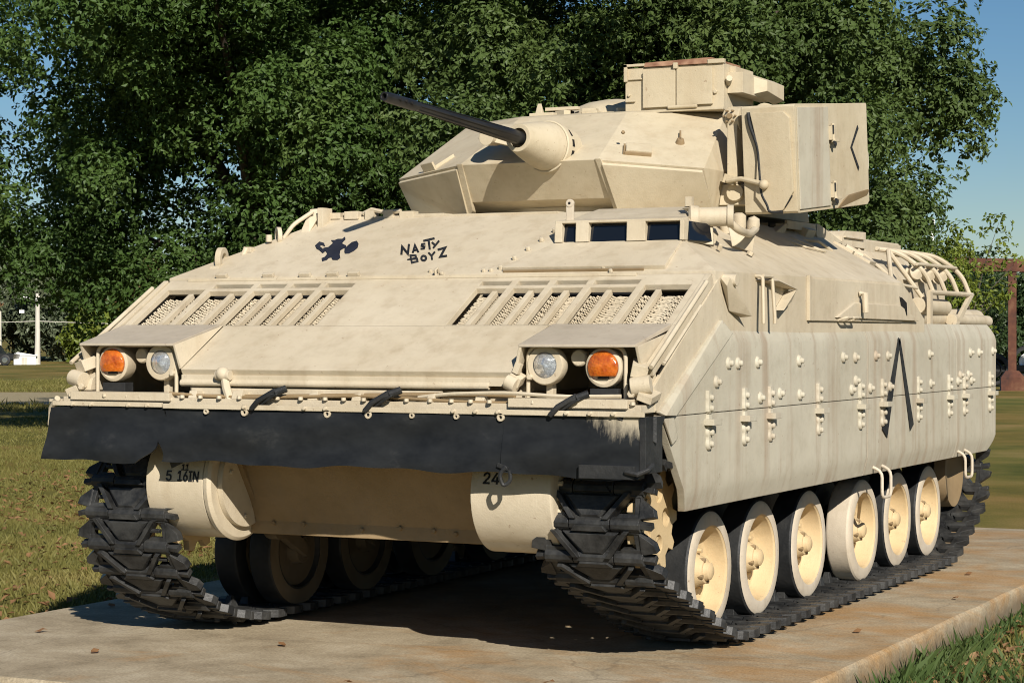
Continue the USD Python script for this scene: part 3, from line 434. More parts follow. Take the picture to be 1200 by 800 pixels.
for s in (-1, 1):
    flip = lambda m: m if s > 0 else (lambda q: (q.apply_transform(np.diag([-1, 1, 1, 1])), q)[1])(m.copy())
    for k in range(3):
        for upper in (True, False):
            p = obj('skirt_panel', flip(skirt_part(PY[k], PY[k+1], upper, k == 0, k == 2)), 'skirt_paint', veh, smooth=30)
            for y in lugs:
                if PY[k] <= y < PY[k+1]:
                    if upper: obj('lug', [hull([(s*x, y+dy, z) for x, w in ((1.615, .032), (1.635, .024)) for dy in (-w, w) for z in (1.198, 1.30)])] + knob(y, 1.265, s) + knob(y, 1.215, s), 'skirt_paint', p)
                    else: obj('lug', [hull([(s*x, y+dy, z) for x, w in ((1.615, .026), (1.633, .02)) for dy in (-w, w) for z in (1.04, 1.186)]), hull([(s*x, y+dy, z) for x in (1.615, 1.67) for dy in (-.05, .05) for z in (1.135, 1.165)])] + knob(y, 1.10, s) + knob(y, 1.045, s), 'skirt_paint', p)
            if upper:
                for y, z in bolts:
                    if PY[k] <= y < PY[k+1]: obj('bolt', knob(y, z, s), 'skirt_paint', p)
            if upper and k == 0:
                obj('edge_flange', hull([(s*x, y, z) for x, o in ((1.60, -.012), (1.632, .0)) for y, z in ((-2.925+o, 1.20), (-2.72+o, 1.07), (-2.68+o, 1.085), (-2.845+o, 1.21))]) if False else plate([(s*1.626, -2.905, 1.20), (s*1.626, -2.78, 1.195), (s*1.626, -2.055, 1.57), (s*1.60, -2.13, 1.635), (s*1.60, -2.92, 1.215)], .02, -s), 'skirt_paint', p)
                obj('edge_flange', plate([(s*1.626, -2.905, 1.186), (s*1.626, -2.78, 1.186), (s*1.626, -2.735, 1.09), (s*1.626, -2.80, 1.065)], .008, s), 'skirt_paint', p)
    if s > 0:                                    # the black chevron on the left skirt
        pm = [(PY[1], 'bars')]
        for a, w in (((.585, .972), .115), ((1.172, .985), .088)):
            d = nrm(V3(a[0]-.893, a[1]-1.525)); q = V3(d[1], -d[0])*w/2; A = V3(.893, 1.535); B = V3(*a)
            obj('painted_stripe', ext(Polygon([A-q*.42, A+q*.42, B+q, B-q]), .003, (1.6235, 0, 0), (0, 1, 0), (0, 0, 1)), 'black_marking', veh, smooth=False)
    for y in (.52, 2.46):
        obj('step_loop', [tube(rounded([(s*1.57, y-.09, .79), (s*1.655, y-.09, .755), (s*1.655, y-.09, .60), (s*1.655, y+.09, .60), (s*1.655, y+.09, .755), (s*1.57, y+.09, .79)], .04), .010, 8)], 'tyre_paint', veh)
    # rails and long tools on the fender slope beside the grille
    sl = [hull([Gp(s*x, a, h) for x in (1.572, 1.60) for a in (.06, GL - .02) for h in (.012, -.05)]), tube([Gp(s*1.615, .02, .02), Gp(s*1.61, GL - .12, .02)], .012, 8), tube([Gp(s*1.640, .10, -.01), Gp(s*1.635, GL-.30, -.01)], .009, 6)]
    obj('fender_rail', sl, 'sand_paint', veh)
    obj('fender_side', hull([(s*x, y, z) for x in (1.585, 1.605) for y, z in ((-2.93, 1.22), (-2.95, 1.33), (-2.15, 1.83), (-2.0, 1.62), (-2.0, 1.22))]), 'sand_paint', veh)
    # lifting eye beside the glacis
    eye = [lathe([(-.016, .040), (-.016, .072), (.016, .072), (.016, .040), (-.016, .040)], (s*1.385, -1.98, 1.975), (1, .25, 0), 24), hull([(s*x, y, z) for x in (1.35, 1.41) for y, z in ((-2.10, 1.88), (-1.88, 1.88), (-2.06, 1.94), (-1.90, 1.96))])]
    if s < 0: obj('lifting_eye', eye, 'sand_paint', veh)
obj('hull_bracket', [hull([(1.605, -2.12, 1.84), (1.655, -2.12, 1.84), (1.605, -2.0, 1.68), (1.665, -1.84, 1.655), (1.605, -1.84, 1.65), (1.665, -1.95, 1.73), (1.64, -2.12, 1.80)]), cyl((1.60, -2.06, 1.83), (1.67, -2.06, 1.83), .03, n=12)], 'sand_paint', veh)
objs('grab_handle', [tube(rounded([(1.60, -1.61, 1.86), (1.64, -1.61, 1.86), (1.655, -1.64, 1.66), (1.655, -1.64, 1.62)], .02), .010, 6), tube(rounded([(1.60, -1.47, 1.86), (1.64, -1.47, 1.86), (1.655, -1.47, 1.66), (1.655, -1.47, 1.62)], .02), .010, 6), tube([(1.64, -1.61, 1.86), (1.64, -1.47, 1.86)], .010, 6)], 'sand_paint', veh)
objs('mirror_guard', [hull([(1.45, -1.72, 1.93), (1.45, -1.42, 1.93), (1.60, -1.62, 1.84), (1.66, -1.42, 1.84), (1.66, -1.12, 1.80), (1.60, -1.10, 1.80), (1.5, -1.2, 1.9)]), hull([(1.66, -1.14, 1.80), (1.60, -1.16, 1.79), (1.655, -1.33, 1.69), (1.60, -1.33, 1.69), (1.64, -1.16, 1.74)])], 'sand_paint', veh)
obj('side_plate', [b6(1.6, 1.612, -.78, 1.0, 1.64, 1.868), b6(1.6, 1.618, -.80, -.775, 1.64, 1.885), hull([(1.612, -.35, 1.66), (1.612, .0, 1.75), (1.612, .95, 1.745), (1.612, 1.35, 1.65), (1.624, -.33, 1.66), (1.624, .0, 1.745), (1.624, .93, 1.74), (1.624, 1.33, 1.65)])] + [tube([(1.62, y, 1.80), (1.65, y, 1.80), (1.655, y, 1.69)], .018, 8) for y in (.10,)] + [tube(rounded([(1.61, y-.06, 1.645), (1.66, y-.06, 1.66), (1.66, y+.06, 1.66), (1.61, y+.06, 1.645)], .02), .008, 6) for y in (-.22, -.10)], 'sand_paint', veh)
obj('exhaust_hole', [hull([(1.605, y, z) for y, z in ((.93, 1.80), (1.05, 1.77), (1.08, 1.72), (1.06, 1.67), (1.0, 1.68), (1.02, 1.73), (.96, 1.77))] + [(1.627, y, z) for y, z in ((.95, 1.79), (1.05, 1.76), (1.06, 1.68))])], 'hole_shade', veh)
# running gear
WY = [-1.7303, -.9891, -.1689, .7838, 1.6259, 2.3613]; WR, ZC = .31, .37
def wheel(xo, y, s, first):
    c = (0, y, ZC); d = lambda pr_: lathe([(s*a, r) for a, r in pr_], c, X, 44) if s > 0 else lathe([(a, r) for a, r in pr_], c, (-1, 0, 0), 44)
    A = lambda v: v
    w = obj('road_wheel', d([(xo-.003, .234), (xo-.012, .224), (xo-.075, .212), (xo-.105, .198), (xo-.118, .16), (xo-.112, .11), (xo-.09, .085), (xo-.05, .072), (xo-.03, .062), (xo-.026, .001)]), 'wheel_paint', veh)
    obj('tyre_side', d([(xo-.002, .232), (xo, .245), (xo-.001, .285), (xo-.012, .302)]), 'tyre_paint', w)
    obj('tyre', d([(xo-.012, .302), (xo-.022, WR), (xo-.135, WR), (xo-.15, .30), (xo-.15, .2)]), 'tyre_paint' if first else 'black_rubber', w)
    obj('hub', d([(xo-.09, .082), (xo-.06, .076), (xo-.03, .050), (xo-.006, .044), (xo+.004, .028), (xo+.005, .001)]), 'wheel_paint', w)
    for a in np.arange(0, 6.28, .785): obj('wheel_bolt', bolt((s*(xo-.114), y + .13*math.cos(a), ZC + .13*math.sin(a)), (s, 0, 0), .015, .026), 'wheel_paint', w)
    for a in (.4, 1.97, 3.54, 5.11): obj('hub_bolt', bolt((s*(xo-.06), y + .060*math.cos(a), ZC + .060*math.sin(a)), (s, 0, 0), .014, .035), 'dusty_steel', w)
    # the inner wheel of the pair; under-hull shade is put into its dark colours
    obj('inner_wheel', d([(xo-.24, .15), (xo-.24, .30), (xo-.25, WR), (xo-.36, WR), (xo-.375, .30), (xo-.375, .21), (xo-.33, .19), (xo-.33, .001)]), 'black_rubber', w)
    obj('inner_face', d([(xo-.376, .302), (xo-.378, .22), (xo-.35, .205), (xo-.34, .08), (xo-.40, .07), (xo-.40, .001)][::-1]), 'shade_dark_paint', w)
for s in (-1, 1):
    for k, y in enumerate(WY): wheel(1.411 + (.03 if k == 3 else 0), y, s, k == 3)
    for y in WY: pass
    objs('suspension_arm', [join([cyl((s*.93, y - .35, .55), (s*1.0, y - .35, .55), .09, n=18), hull([(s*x, y + a, z) for x in (.98, 1.03) for a, z in ((-.42, .55), (-.30, .60), (0, .40), (0, .33))])]) for y in WY], 'shade_dark_paint', veh)  # arms coloured dark to carry the shade below the hull
    objs('return_roller', [cyl((s*1.05, y, .80), (s*1.40, y, .80), .10, n=20) for y in (-1.2, .4, 1.8)], 'dusty_steel', veh)
# tracks: a closed path of shoes round the sprocket, the wheels and the idler
SP, IP = V3(-2.64, .705), V3(3.02, .60); RS, RI = .262, .255; TH = .03
def belt(slack=0.0):
    seg = []
    def arc(c, r, a0, a1, n=40):
        t = np.radians(np.linspace(a0, a1, n)); return [(c[0] + r*math.cos(q), c[1] + r*math.sin(q)) for q in t]
    # front arc goes over the top of the sprocket to its lower front, then the straight run to the first wheel
    w0 = (WY[0], ZC); rw = WR + .010
    def tang(c0, r0, c1, r1):        # outer tangent below two circles
        dx, dy = c1[0]-c0[0], c1[1]-c0[1]; L = math.hypot(dx, dy); a = math.atan2(dy, dx); b = math.asin((r0 - r1)/L); return math.degrees(a - math.pi/2 + b)
    r0 = RS + TH
    tf = tang(SP, r0, w0, rw); wl = (WY[-1], ZC); tr = tang(wl, rw, IP, RI + TH)
    P = arc(SP, r0, 95, 360 + tf - 0 if tf < 0 else tf, 60)
    P += arc(w0, rw, tf % 360, 270, 14) if (tf % 360) <= 270 else []
    if slack:
        P = arc(SP, r0, 95, 172, 24); a = V3(*P[-1]); ctl = [a, (-2.945, .50), (-2.83, .335), (-2.66, .20), (-2.42, .10), (-2.15, .052), (-1.95, ZC - rw)]
        from scipy.interpolate import CubicSpline
        ctl = np.array(ctl); tt = np.r_[0, np.cumsum(np.linalg.norm(np.diff(ctl, axis=0), axis=1))]
        P += [tuple(q) for q in CubicSpline(tt, ctl)(np.linspace(0, tt[-1], 60)[1:])]
    P += [(WY[0], ZC - rw), (WY[-1], ZC - rw)] + arc(wl, rw, 270, 360 + tr, 12) + arc(IP, RI + TH, tr, 88, 40)
    n = 30
    for k in range(1, n):
        t = k/n; y = IP[0]*(1-t) + SP[0]*t; z = (IP[1] + RI + TH)*(1-t) + (SP[1] + r0)*t
        P.append((y, z - .03*math.sin(t*math.pi)**1))
    return np.array(P)
pitch = .164
def shoe():
    """one track shoe: across = x, along the belt = y, outward = z; its hinge lugs interlock with the neighbours'"""
    h, ms = pitch/2, []
    for x0, x1 in ((-.245, -.105), (.105, .245)):
        ms += [cyl((x0, h, .004), (x1, h, .004), .034, n=10)]
    ms += [cyl((-.100, -h, .004), (.100, -h, .004), .034, n=10)]
    for sg in (-1, 1):
        ms.append(hull([(sg*x, y, z) for x, y in ((.115, h), (.245, h), (.150, h*.55), (.235, h*.5)) for z in (-.018, .018)]))
        ms.append(hull([(sg*x, y, z) for x, y in ((.165, h*.70), (.192, h*.70), (.066, -h*.86), (.094, -h*.86)) for z in (-.012, .052)]))
        ms.append(hull([(sg*x, y, z) for x, y in ((.205, h*.8), (.238, h*.8), (.238, -h*.6), (.215, -h*.6)) for z in (-.02, .014)]))
        ms.append(hull([(sg*x, y, z) for x, y in ((.14, -h*.42), (.24, -h*.42), (.24, -h*.68), (.12, -h*.68)) for z in (-.018, .016)]))
        ms.append(hull([(sg*x, y, z) for x, y in ((.236, h*.5), (.305, -h*.10), (.315, -h*.55), (.238, -h*.72)) for z in (-.022, .020)]))
        ms.append(hull([(sg*x, y, z) for x, y in ((.24, h*.86), (.300, h*.74), (.300, h*1.06), (.24, h*1.14)) for z in (-.02, .022)]))
    ms.append(hull([(x, y, z) for x, y in ((-.165, h*.74), (.165, h*.74), (-.075, -h*.8), (.075, -h*.8)) for z in (-.022, .006)]))
    ms.append(hull([(x, y, z) for x, y in ((-.09, h*.72), (.09, h*.72), (-.07, h*1.05), (.07, h*1.05)) for z in (.0, .048)]))
    return join(ms)
def shoe_pad():
    h = pitch/2
    return hull([(x, y, z) for x, y in ((-.140, h*.60), (.140, h*.60), (.050, -h*.72), (-.050, -h*.72)) for z in (0, .028)] + [(x, y, .038) for x, y in ((-.122, h*.5), (.122, h*.5), (.040, -h*.6), (-.040, -h*.6))])
def shoe_horn():
    h = pitch/2
    return hull([(x, y, z) for x, y, z in ((-.03, h*.5, -.02), (.03, h*.5, -.02), (-.03, -h*.4, -.02), (.03, -h*.4, -.02), (-.014, h*.2, -.085), (.014, h*.2, -.085), (.014, -h*.1, -.085), (-.014, -h*.1, -.085))])
def place(m, y, z, ty, tz, xc):
    v = np.array(m.vertices); n = V3(-tz, ty)           # outward normal is to the right of travel
    n = V3(tz, -ty)
    q = m.copy(); q.vertices = np.c_[xc + v[:, 0], y + v[:, 1]*ty + v[:, 2]*n[0], z + v[:, 1]*tz + v[:, 2]*n[1]]
    return q
for s in (-1, 1):
    PB = belt(1.0 if s < 0 else 0.0); PB = PB[np.r_[True, np.linalg.norm(np.diff(PB, axis=0), axis=1) > 1e-5]]
    Q = np.vstack([PB, PB[:1]]); L = np.r_[0, np.cumsum(np.linalg.norm(np.diff(Q, axis=0), axis=1))]
    NS = int(round(L[-1]/.164)); pitch = L[-1]/NS; shoe_m, pad_m = join([shoe(), shoe_horn()]), shoe_pad()
    bed = obj('track', [cyl((s*(1.29-.20), *p_), (s*(1.29+.20), *p_), .012, n=6) for p_ in [(float(np.interp((k+.5)*pitch, L, Q[:, 0])), float(np.interp((k+.5)*pitch, L, Q[:, 1]))) for k in range(NS)]], 'track_steel', veh)
    for k in range(NS):
        a = (k + (.5 if s < 0 else .15))*pitch; f_ = lambda t: V3(np.interp(t % L[-1], L, Q[:, 0]), np.interp(t % L[-1], L, Q[:, 1]))
        p0, p1 = f_(a - pitch/2), f_(a + pitch/2); c = (p0+p1)/2; t = -nrm(p1-p0)
        # travel order is front -> bottom -> rear -> top, so outward is to the left of -t
        n = V3(-(p1-p0)[1], (p1-p0)[0]); n = nrm(n); out = n if ((c - V3(0, .55)) @ n) > 0 else -n
        v_ = lambda m: (lambda q: (setattr(q, 'vertices', np.c_[s*1.29 + np.array(m.vertices)[:, 0], c[0] + np.array(m.vertices)[:, 1]*t[0] + np.array(m.vertices)[:, 2]*out[0], c[1] + np.array(m.vertices)[:, 1]*t[1] + np.array(m.vertices)[:, 2]*out[1]]), q)[1])(m.copy())
        m1, m2 = v_(shoe_m), v_(pad_m); flip_ = np.dot(np.cross((1, 0, 0), (0, *t)), (0, *out)) < 0
        if flip_: m1.invert(); m2.invert()
        obj('track_shoe', join([m1, m2]), 'track_steel', bed, smooth=30)
    # sprocket: two toothed rings
    teeth = []
    for x in (1.29 - .175, 1.29 + .175):
        pts = []
        for k in range(11):
            a = 2*math.pi*k/11
            for da, r in ((-.17, .215), (-.08, .262), (.08, .262), (.17, .215)): pts.append((r*math.cos(a+da), r*math.sin(a+da)))
        hole = unary_union([Point(.125*math.cos(a), .125*math.sin(a)).buffer(.045) for a in np.arange(0, 6.28, 2*math.pi/5)])
        teeth.append(ext(Polygon(pts).difference(hole), .035, (s*x - .017, *SP), (0, 1, 0), (0, 0, 1)))
    obj('sprocket', teeth + [cyl((s*1.0, *SP), (s*1.46, *SP), .10, n=24), lathe([(0, .001), (0, .11), (.02, .12), (.02, .001)], (s*1.45, *SP), (s, 0, 0), 24)], 'wheel_paint', veh)
    obj('idler_wheel', [lathe([(1.1, .05), (1.1, .25), (1.18, .255), (1.18, .18), (1.33, .18), (1.33, .255), (1.41, .25), (1.40, .18), (1.37, .05), (1.37, .001)], (0, *IP), (s, 0, 0), 36)], 'dusty_steel', veh)
# driver's hatch with periscopes at the vehicle's front left
dh = obj('driver_hatch', [hull([Up(x, .06, h) for x in (.44, 1.33) for h in (0, .022)] + [(.60, -1.86, 2.038), (1.30, -1.86, 2.038), (.60, -1.80, 2.03), (1.30, -1.80, 2.03)])], 'sand_paint', veh, smooth=20)
obj('hatch_body', [hull([(.60, -1.835, 2.03), (1.31, -1.835, 2.03), (.60, -1.835, 2.045), (1.31, -1.835, 2.045), (.60, -1.795, 2.14), (1.30, -1.795, 2.14), (.60, -1.2, 2.14), (1.20, -1.1, 2.10), (.66, -1.45, 2.232), (1.15, -1.45, 2.232), (.7, -1.0, 2.24), (1.1, -1.0, 2.24), (1.36, -1.55, 2.03), (1.36, -1.5, 2.08)])], 'sand_paint', dh, smooth=20)
obj('window_brow', hull([(.60, -1.862, 2.138), (1.305, -1.862, 2.138), (.60, -1.862, 2.15), (1.305, -1.862, 2.15), (.62, -1.74, 2.165), (1.29, -1.74, 2.165), (.60, -1.78, 2.13), (1.305, -1.78, 2.13)]), 'sand_paint', dh, smooth=20)
PW = ((.64, .715), (.79, 1.0), (1.105, 1.29))
for x0, x1 in PW: obj('periscope_window', hull([(x, y, z) for x in (x0, x1) for y, z in ((-1.845, 2.042), (-1.825, 2.138), (-1.80, 2.042), (-1.78, 2.138))]), 'periscope_glass', dh)
for x0, x1 in ((.598, .638), (.717, .788), (1.002, 1.103), (1.292, 1.315)): obj('window_post', hull([(x + o*(.012 if x == x0 else -.012), y, z) for x in (x0, x1) for y, z, o in ((-1.868, 2.04, 0), (-1.862, 2.14, 0), (-1.80, 2.04, 0), (-1.78, 2.14, 0))]), 'sand_paint', dh)
obj('periscope_window', plate([(1.325, -1.82, 2.04), (1.37, -1.62, 2.04), (1.35, -1.60, 2.13), (1.315, -1.80, 2.138)], .015), 'periscope_glass', dh)
obj('hatch_stanchion', [b6(.632, .672, -1.80, -1.785, 2.14, 2.245), cyl((.652, -1.802, 2.245), (.652, -1.783, 2.245), .021, n=14)], 'tyre_paint', dh)
obj('stanchion_hole', cyl((.652, -1.804, 2.245), (.652, -1.80, 2.245), .007, n=10), 'hole_shade', dh)
hg = [cyl((1.27, -1.62, 2.165), (1.44, -1.55, 2.17), .050, n=24), lathe([(0, .001), (0, .05), (.012, .066), (.05, .06), (.06, .05)], (1.245, -1.63, 2.163), (.17, .07, .005), 20), cyl((1.43, -1.555, 2.17), (1.46, -1.545, 2.17), .058, n=20), box((1.25, -1.63, 2.245), (.035, .035, .05)), hull([(1.22, -1.66, 2.21), (1.29, -1.66, 2.21), (1.22, -1.60, 2.225), (1.29, -1.60, 2.225), (1.25, -1.63, 2.19)]), tube(rounded([(1.44, -1.55, 2.14), (1.47, -1.50, 2.10), (1.44, -1.25, 2.09), (1.40, -1.05, 2.13)], .06), .020, 10), hull([(1.30, -1.70, 2.03), (1.38, -1.62, 2.02), (1.30, -1.6, 2.12), (1.36, -1.58, 2.12), (1.28, -1.62, 2.12)]), hull([(1.34, -1.25, 2.03), (1.40, -1.1, 2.0), (1.36, -1.02, 2.13), (1.30, -1.2, 2.13), (1.41, -1.08, 2.12)]), lathe([(0, .03), (.04, .036), (.07, .03), (.085, .001)], (1.385, -1.06, 2.115), (.2, -.2, 1), 14)]
for y in (-.85, -.66): hg.append(lathe([(-.05, .03), (.0, .04), (.06, .04), (.075, .02), (.075, .001)], (1.16, y, 2.165), (0, 0, 1), 14))
objs('hatch_hinge', hg, 'sand_paint', dh)
obj('hatch_seam', [hull([Up(x, a, h) for x in (.45, 1.22) for a in (.042, .052) for h in (0, .012)])], 'dusty_steel', dh)
obj('hatch_bolts', [bolt(Up(.415 + .03*k, .09 + .11*k), Un, .014, .02) for k in range(5)] + [bolt((1.40, -1.6, 2.0), (.5, -.3, .8), .014, .03), bolt((1.42, -1.2, 1.985), (.5, 0, .8), .02, .02)], 'sand_paint', dh)
# fittings along the right edge of the roof (image left)
rf = [hull([(-1.08, -1.66, 2.13), (-1.02, -1.66, 2.13), (-1.08, -1.50, 2.13), (-1.02, -1.50, 2.28), (-1.06, -1.58, 2.27)]), b6(-1.00, -.965, -1.60, -1.5, 2.12, 2.275), tube(rounded([(-1.15, -1.72, 2.10), (-1.11, -1.68, 2.18), (-1.03, -1.6, 2.255)], .03), .012, 8), lathe([(-.012, .028), (-.012, .05), (.012, .05), (.012, .028), (-.012, .028)], (-1.17, -1.74, 2.115), (.6, .6, 0), 16)]
rf += [box((-.94 + .115*k, -1.49 + .01*math.sin(k*5), 2.232 + .006*math.sin(k*3)), (.07 + .02*math.sin(k*2), .06, .035 + .015*math.sin(k*7))) for k in range(5)] + [b6(-.9, -.78, -1.5, -1.42, 2.2, 2.25), b6(-.46, -.25, -1.505, -1.4, 2.21, 2.232), tube([(-.76, -1.5, 2.24), (-.70, -1.51, 2.262), (-.62, -1.5, 2.245), (-.52, -1.5, 2.25)], .014, 6)]
rf += [cyl((-1.30, -1.90, 2.0), (-1.29, -1.88, 2.045), .016, n=8), box((-1.28, -1.87, 2.035), (.05, .04, .03)), cyl((-1.2, -1.79, 2.08), (-1.2, -1.79, 2.12), .018, n=8)]
objs('roof_fitting', rf, 'sand_paint', veh)
obj('roof_edge', [b6(-.97, .45, -1.51, -1.43, 2.212, 2.224)], 'sand_paint', veh)
# ---------------- turret
T = {1: (-.976, -.718, 2.492), 2: (-.436, -.964, 2.540), 3: (.436, -.964, 2.540), 4: (.976, -.718, 2.492)}
R2, R3, R1, R4 = (-.35, -.36, 2.858), (.35, -.36, 2.858), (-.85, -.04, 2.870), (.85, -.04, 2.870)
B2, B3, B1, B4 = (-.44, -.80, 2.335), (.44, -.80, 2.335), (-.945, -.52, 2.272), (.945, -.52, 2.272)
tb = hull([T[1], T[2], T[3], T[4], R1, R2, R3, R4, B1, B2, B3, B4, (-.98, 1.0, 2.50), (.98, 1.0, 2.50), (-.93, 1.25, 2.28), (.93, 1.25, 2.28), (-.85, 1.2, 2.87), (.85, 1.2, 2.87)])
tur = obj('turret', tb, 'turret_paint', veh, smooth=12)
obj('turret_ring', [lathe([(2.21, .84), (2.30, .84)], (0, .18, 0), (0, 0, 1), 60), lathe([(2.215, .92), (2.245, .92), (2.245, .84)], (0, .18, 0), (0, 0, 1), 60)], 'turret_paint', tur)
for s in (-1, 1):                                           # the proud corner straps of the lower cheeks
    a, b = V3(s*.436, -.967, 2.545), V3(s*.468, -.765, 2.268)
    obj('corner_strap', hull([a + V3(dx, dy, 0) for dx in (-.014, .020) for dy in (-.006, .02)] + [b + V3(dx, dy, 0) for dx in (-.016, .024) for dy in (-.006, .03)]), 'turret_paint', tur)
    obj('cheek_skirt', plate([(s*.455, -.945, 2.525), V3(*T[4])*V3(s, 1, 1) + V3(-.01*s, .0, -.012), (s*.955, -.515, 2.262), (s*.475, -.765, 2.268)], .02, s), 'turret_paint', tur)
obj('roof_plate', [hull([(-.84, 0, 2.868), (.84, 0, 2.868), (-.37, -.31, 2.862), (.37, -.31, 2.862), (-.84, 1.2, 2.868), (.84, 1.2, 2.868), (-.82, .02, 2.885), (.82, .02, 2.885), (-.36, -.29, 2.878), (.36, -.29, 2.878), (-.82, 1.18, 2.885), (.82, 1.18, 2.885)])], 'turret_paint', tur)
hatch = lathe([(0, .31), (.04, .31), (.08, .275), (.115, .19), (.135, .09), (.14, .001)], (-.02, .35, 2.885), (0, 0, 1), 40)
obj('commander_hatch', [hatch, lathe([(0, .40), (.025, .40), (.025, .30)], (-.02, .35, 2.885), (0, 0, 1), 40)] + [box((-.06 + .38*math.cos(a), .35 + .38*math.sin(a), 2.915), (.09, .05, .04), (0, 0, a+1.57)) for a in np.arange(-2.6, -.3, .55)], 'turret_paint', tur)
objs('hatch_prop', [hull([(-.42, -.02, 2.88), (-.36, -.02, 2.88), (-.40, .0, 2.985), (-.375, .0, 2.985), (-.42, .04, 2.88), (-.36, .04, 2.88)]), b6(-.36, -.14, .02, .06, 2.94, 2.96), box((-.30, -.13, 2.895), (.16, .06, .03)), box((.05, -.2, 2.89), (.10, .05, .02))], 'turret_paint', tur)
objs('hatch_slot', [b6(-.37, -.2, .07, .10, 2.89, 2.94), b6(.16, .30, .10, .14, 2.89, 2.95)], 'hole_shade', tur)
# gun
gd = nrm(V3(-.05, -2.5, 2.762) - V3(.075, -1.235, 2.654)); gp = V3(.075, -1.235, 2.654)
cn = lambda t: gp - gd*t
man = lathe([(-.0, .055), (.0, .078), (-.02, .084), (-.10, .103), (-.22, .128), (-.31, .140), (-.36, .142), (-.48, .135)], gp, gd, 40)
mant = obj('gun_mantlet', [man, lathe([(-.345, .149), (-.305, .149), (-.300, .139)], gp, gd, 40)], 'turret_paint', veh)
obj('mantlet_slot', [(lambda q: q)(hull([gp - gd*t + r*(math.cos(a)*V3(1, 0, 0) + math.sin(a)*np.cross(V3(1, 0, 0), gd)) for t in (.325, .365) for a in (a0, a0+.28) for r in (.125, .146)])) for a0 in (-.75, -.30, .15)] + [hull([gp - gd*t + r*(math.cos(a)*V3(1, 0, 0) + math.sin(a)*V3(0, 0, 1)) for t in (.325, .36) for a in (-1.9, -1.2) for r in (.125, .144)])], 'hole_shade', mant)
bar = lathe([(-.02, .001), (-.02, .039), (.10, .039), (.34, .032), (.36, .030), (1.0, .023), (1.01, .028), (1.22, .028), (1.28, .024), (1.28, .015), (1.22, .013), (1.22, .001)], gp, gd, 24)
brl = obj('gun_barrel', bar, 'gunmetal', veh)
fl = [hull([gp + gd*t + V3(.0, 0, -.0) + (c*V3(1, 0, 0) + q*np.cross(V3(1, 0, 0), gd))*r for t, r in ((.05, .041), (.98, .027)) for c, q in ((math.cos(a-.13), math.sin(a-.13)), (math.cos(a+.13), math.sin(a+.13)), (.7*math.cos(a), .7*math.sin(a)))]) for a in np.arange(0, 6.28, 6.2832/6)]
obj('barrel_rib', fl, 'gunmetal', brl)
obj('muzzle_slot', [cyl(gp + gd*t + V3(-.036, 0, 0), gp + gd*t + V3(.036, 0, 0), .008, n=8) for t in (1.08, 1.13, 1.18)], 'hole_shade', brl)
cx = V3(-.13, -1.01, 2.63)                                   # coaxial gun port beside the mantlet, as a hooded boss
obj('coax_port', [hull([cx + V3(dx, dy, dz) for dx, dy, dz in ((-.14, .02, .10), (.10, .02, .06), (-.16, .18, .05), (.12, .15, -.03), (-.15, -.02, .05), (.06, -.02, .0), (-.12, .26, .16), (.10, .24, .14))]), cyl(cx + V3(-.08, -.06, .05), cx + V3(-.08, .08, .06), .045, n=16)], 'turret_paint', tur)
obj('turret_rivets', [bolt((.0 + .026*k, -.985 + .02*(k % 2), 2.555 + .012*(k % 2)), (0, -.8, .6), .013, .02) for k in range(3)] + [bolt((.52, -.80, 2.70), (.3, -.7, .5), .012, .01)], 'dusty_steel', tur)
# handhold plate and lamp socket on the left cheek
cn3 = nrm(np.cross(V3(*T[4]) - V3(*T[3]), V3(*R3) - V3(*T[3]))); ce = nrm(V3(*T[4]) - V3(*T[3])); cu = np.cross(cn3, ce)
cp = lambda a, b, h=0: V3(*T[3]) + ce*a + cu*b + cn3*h
obj('cheek_step', [hull([cp(a, b, h) for a in (.155, .30) for b in (.10, .20) for h in (0, .028)])], 'turret_paint', tur)
obj('cheek_step_edge', [hull([cp(a, b, h) for a in (.148, .30) for b in (.088, .100) for h in (0, .02)]), hull([cp(a, b, h) for a in (.140, .152) for b in (.09, .20) for h in (0, .02)])], 'dusty_steel', tur)
obj('lamp_socket', [(lambda e: cyl(e, e + cn3*.03, .028, .02, 12))(cp(.46, .30)), hull([cp(.46 + dx, b, h) for dx in (-.005, .005) for b in (.30, .42) for h in (.0, .03)])], 'dusty_steel', tur)
cl_ = lambda a, b, h=0: (lambda q: V3(-q[0], q[1], q[2]))(cp(a, b, h))
obj('cheek_step', [hull([cl_(a, b, h) for a, b in ((.26, .03), (.36, .03), (.33, .19), (.25, .19)) for h in (0, .02)]), hull([cl_(a, b, h) for a, b in ((.25, .015), (.36, .015), (.36, .03), (.25, .03)) for h in (0, .05)])], 'turret_paint', tur)
# gunner's sight housing on the roof
sg = obj('sight_housing', [b6(.275, .895, -.20, .30, 2.87, 3.14)], 'turret_paint', veh, smooth=20)
obj('sight_door', [b6(.395, .60, -.222, -.20, 2.90, 3.115), b6(.607, .83, -.218, -.20, 2.905, 3.12)], 'turret_paint', sg)
obj('sight_trim', [b6(.270, .29, -.215, -.195, 3.06, 3.165), b6(.27, .40, -.215, -.19, 3.148, 3.163), b6(.59, .615, -.23, -.20, 3.12, 3.155), b6(.80, .90, -.215, -.18, 3.14, 3.165), b6(.30, .39, -.212, -.20, 3.07, 3.078), b6(.28, .34, -.215, -.20, 2.94, 2.946), b6(.28, .9, -.225, -.2, 2.87, 2.885), bolt((.845, -.20, 2.975), (0, -1, 0), .014), bolt((.80, -.20, 2.955), (0, -1, 0), .01), bolt((.30, -.20, 2.98), (0, -1, 0), .01), cyl((.56, -.23, 2.895), (.74, -.23, 2.895), .011, n=8)], 'turret_paint', sg)
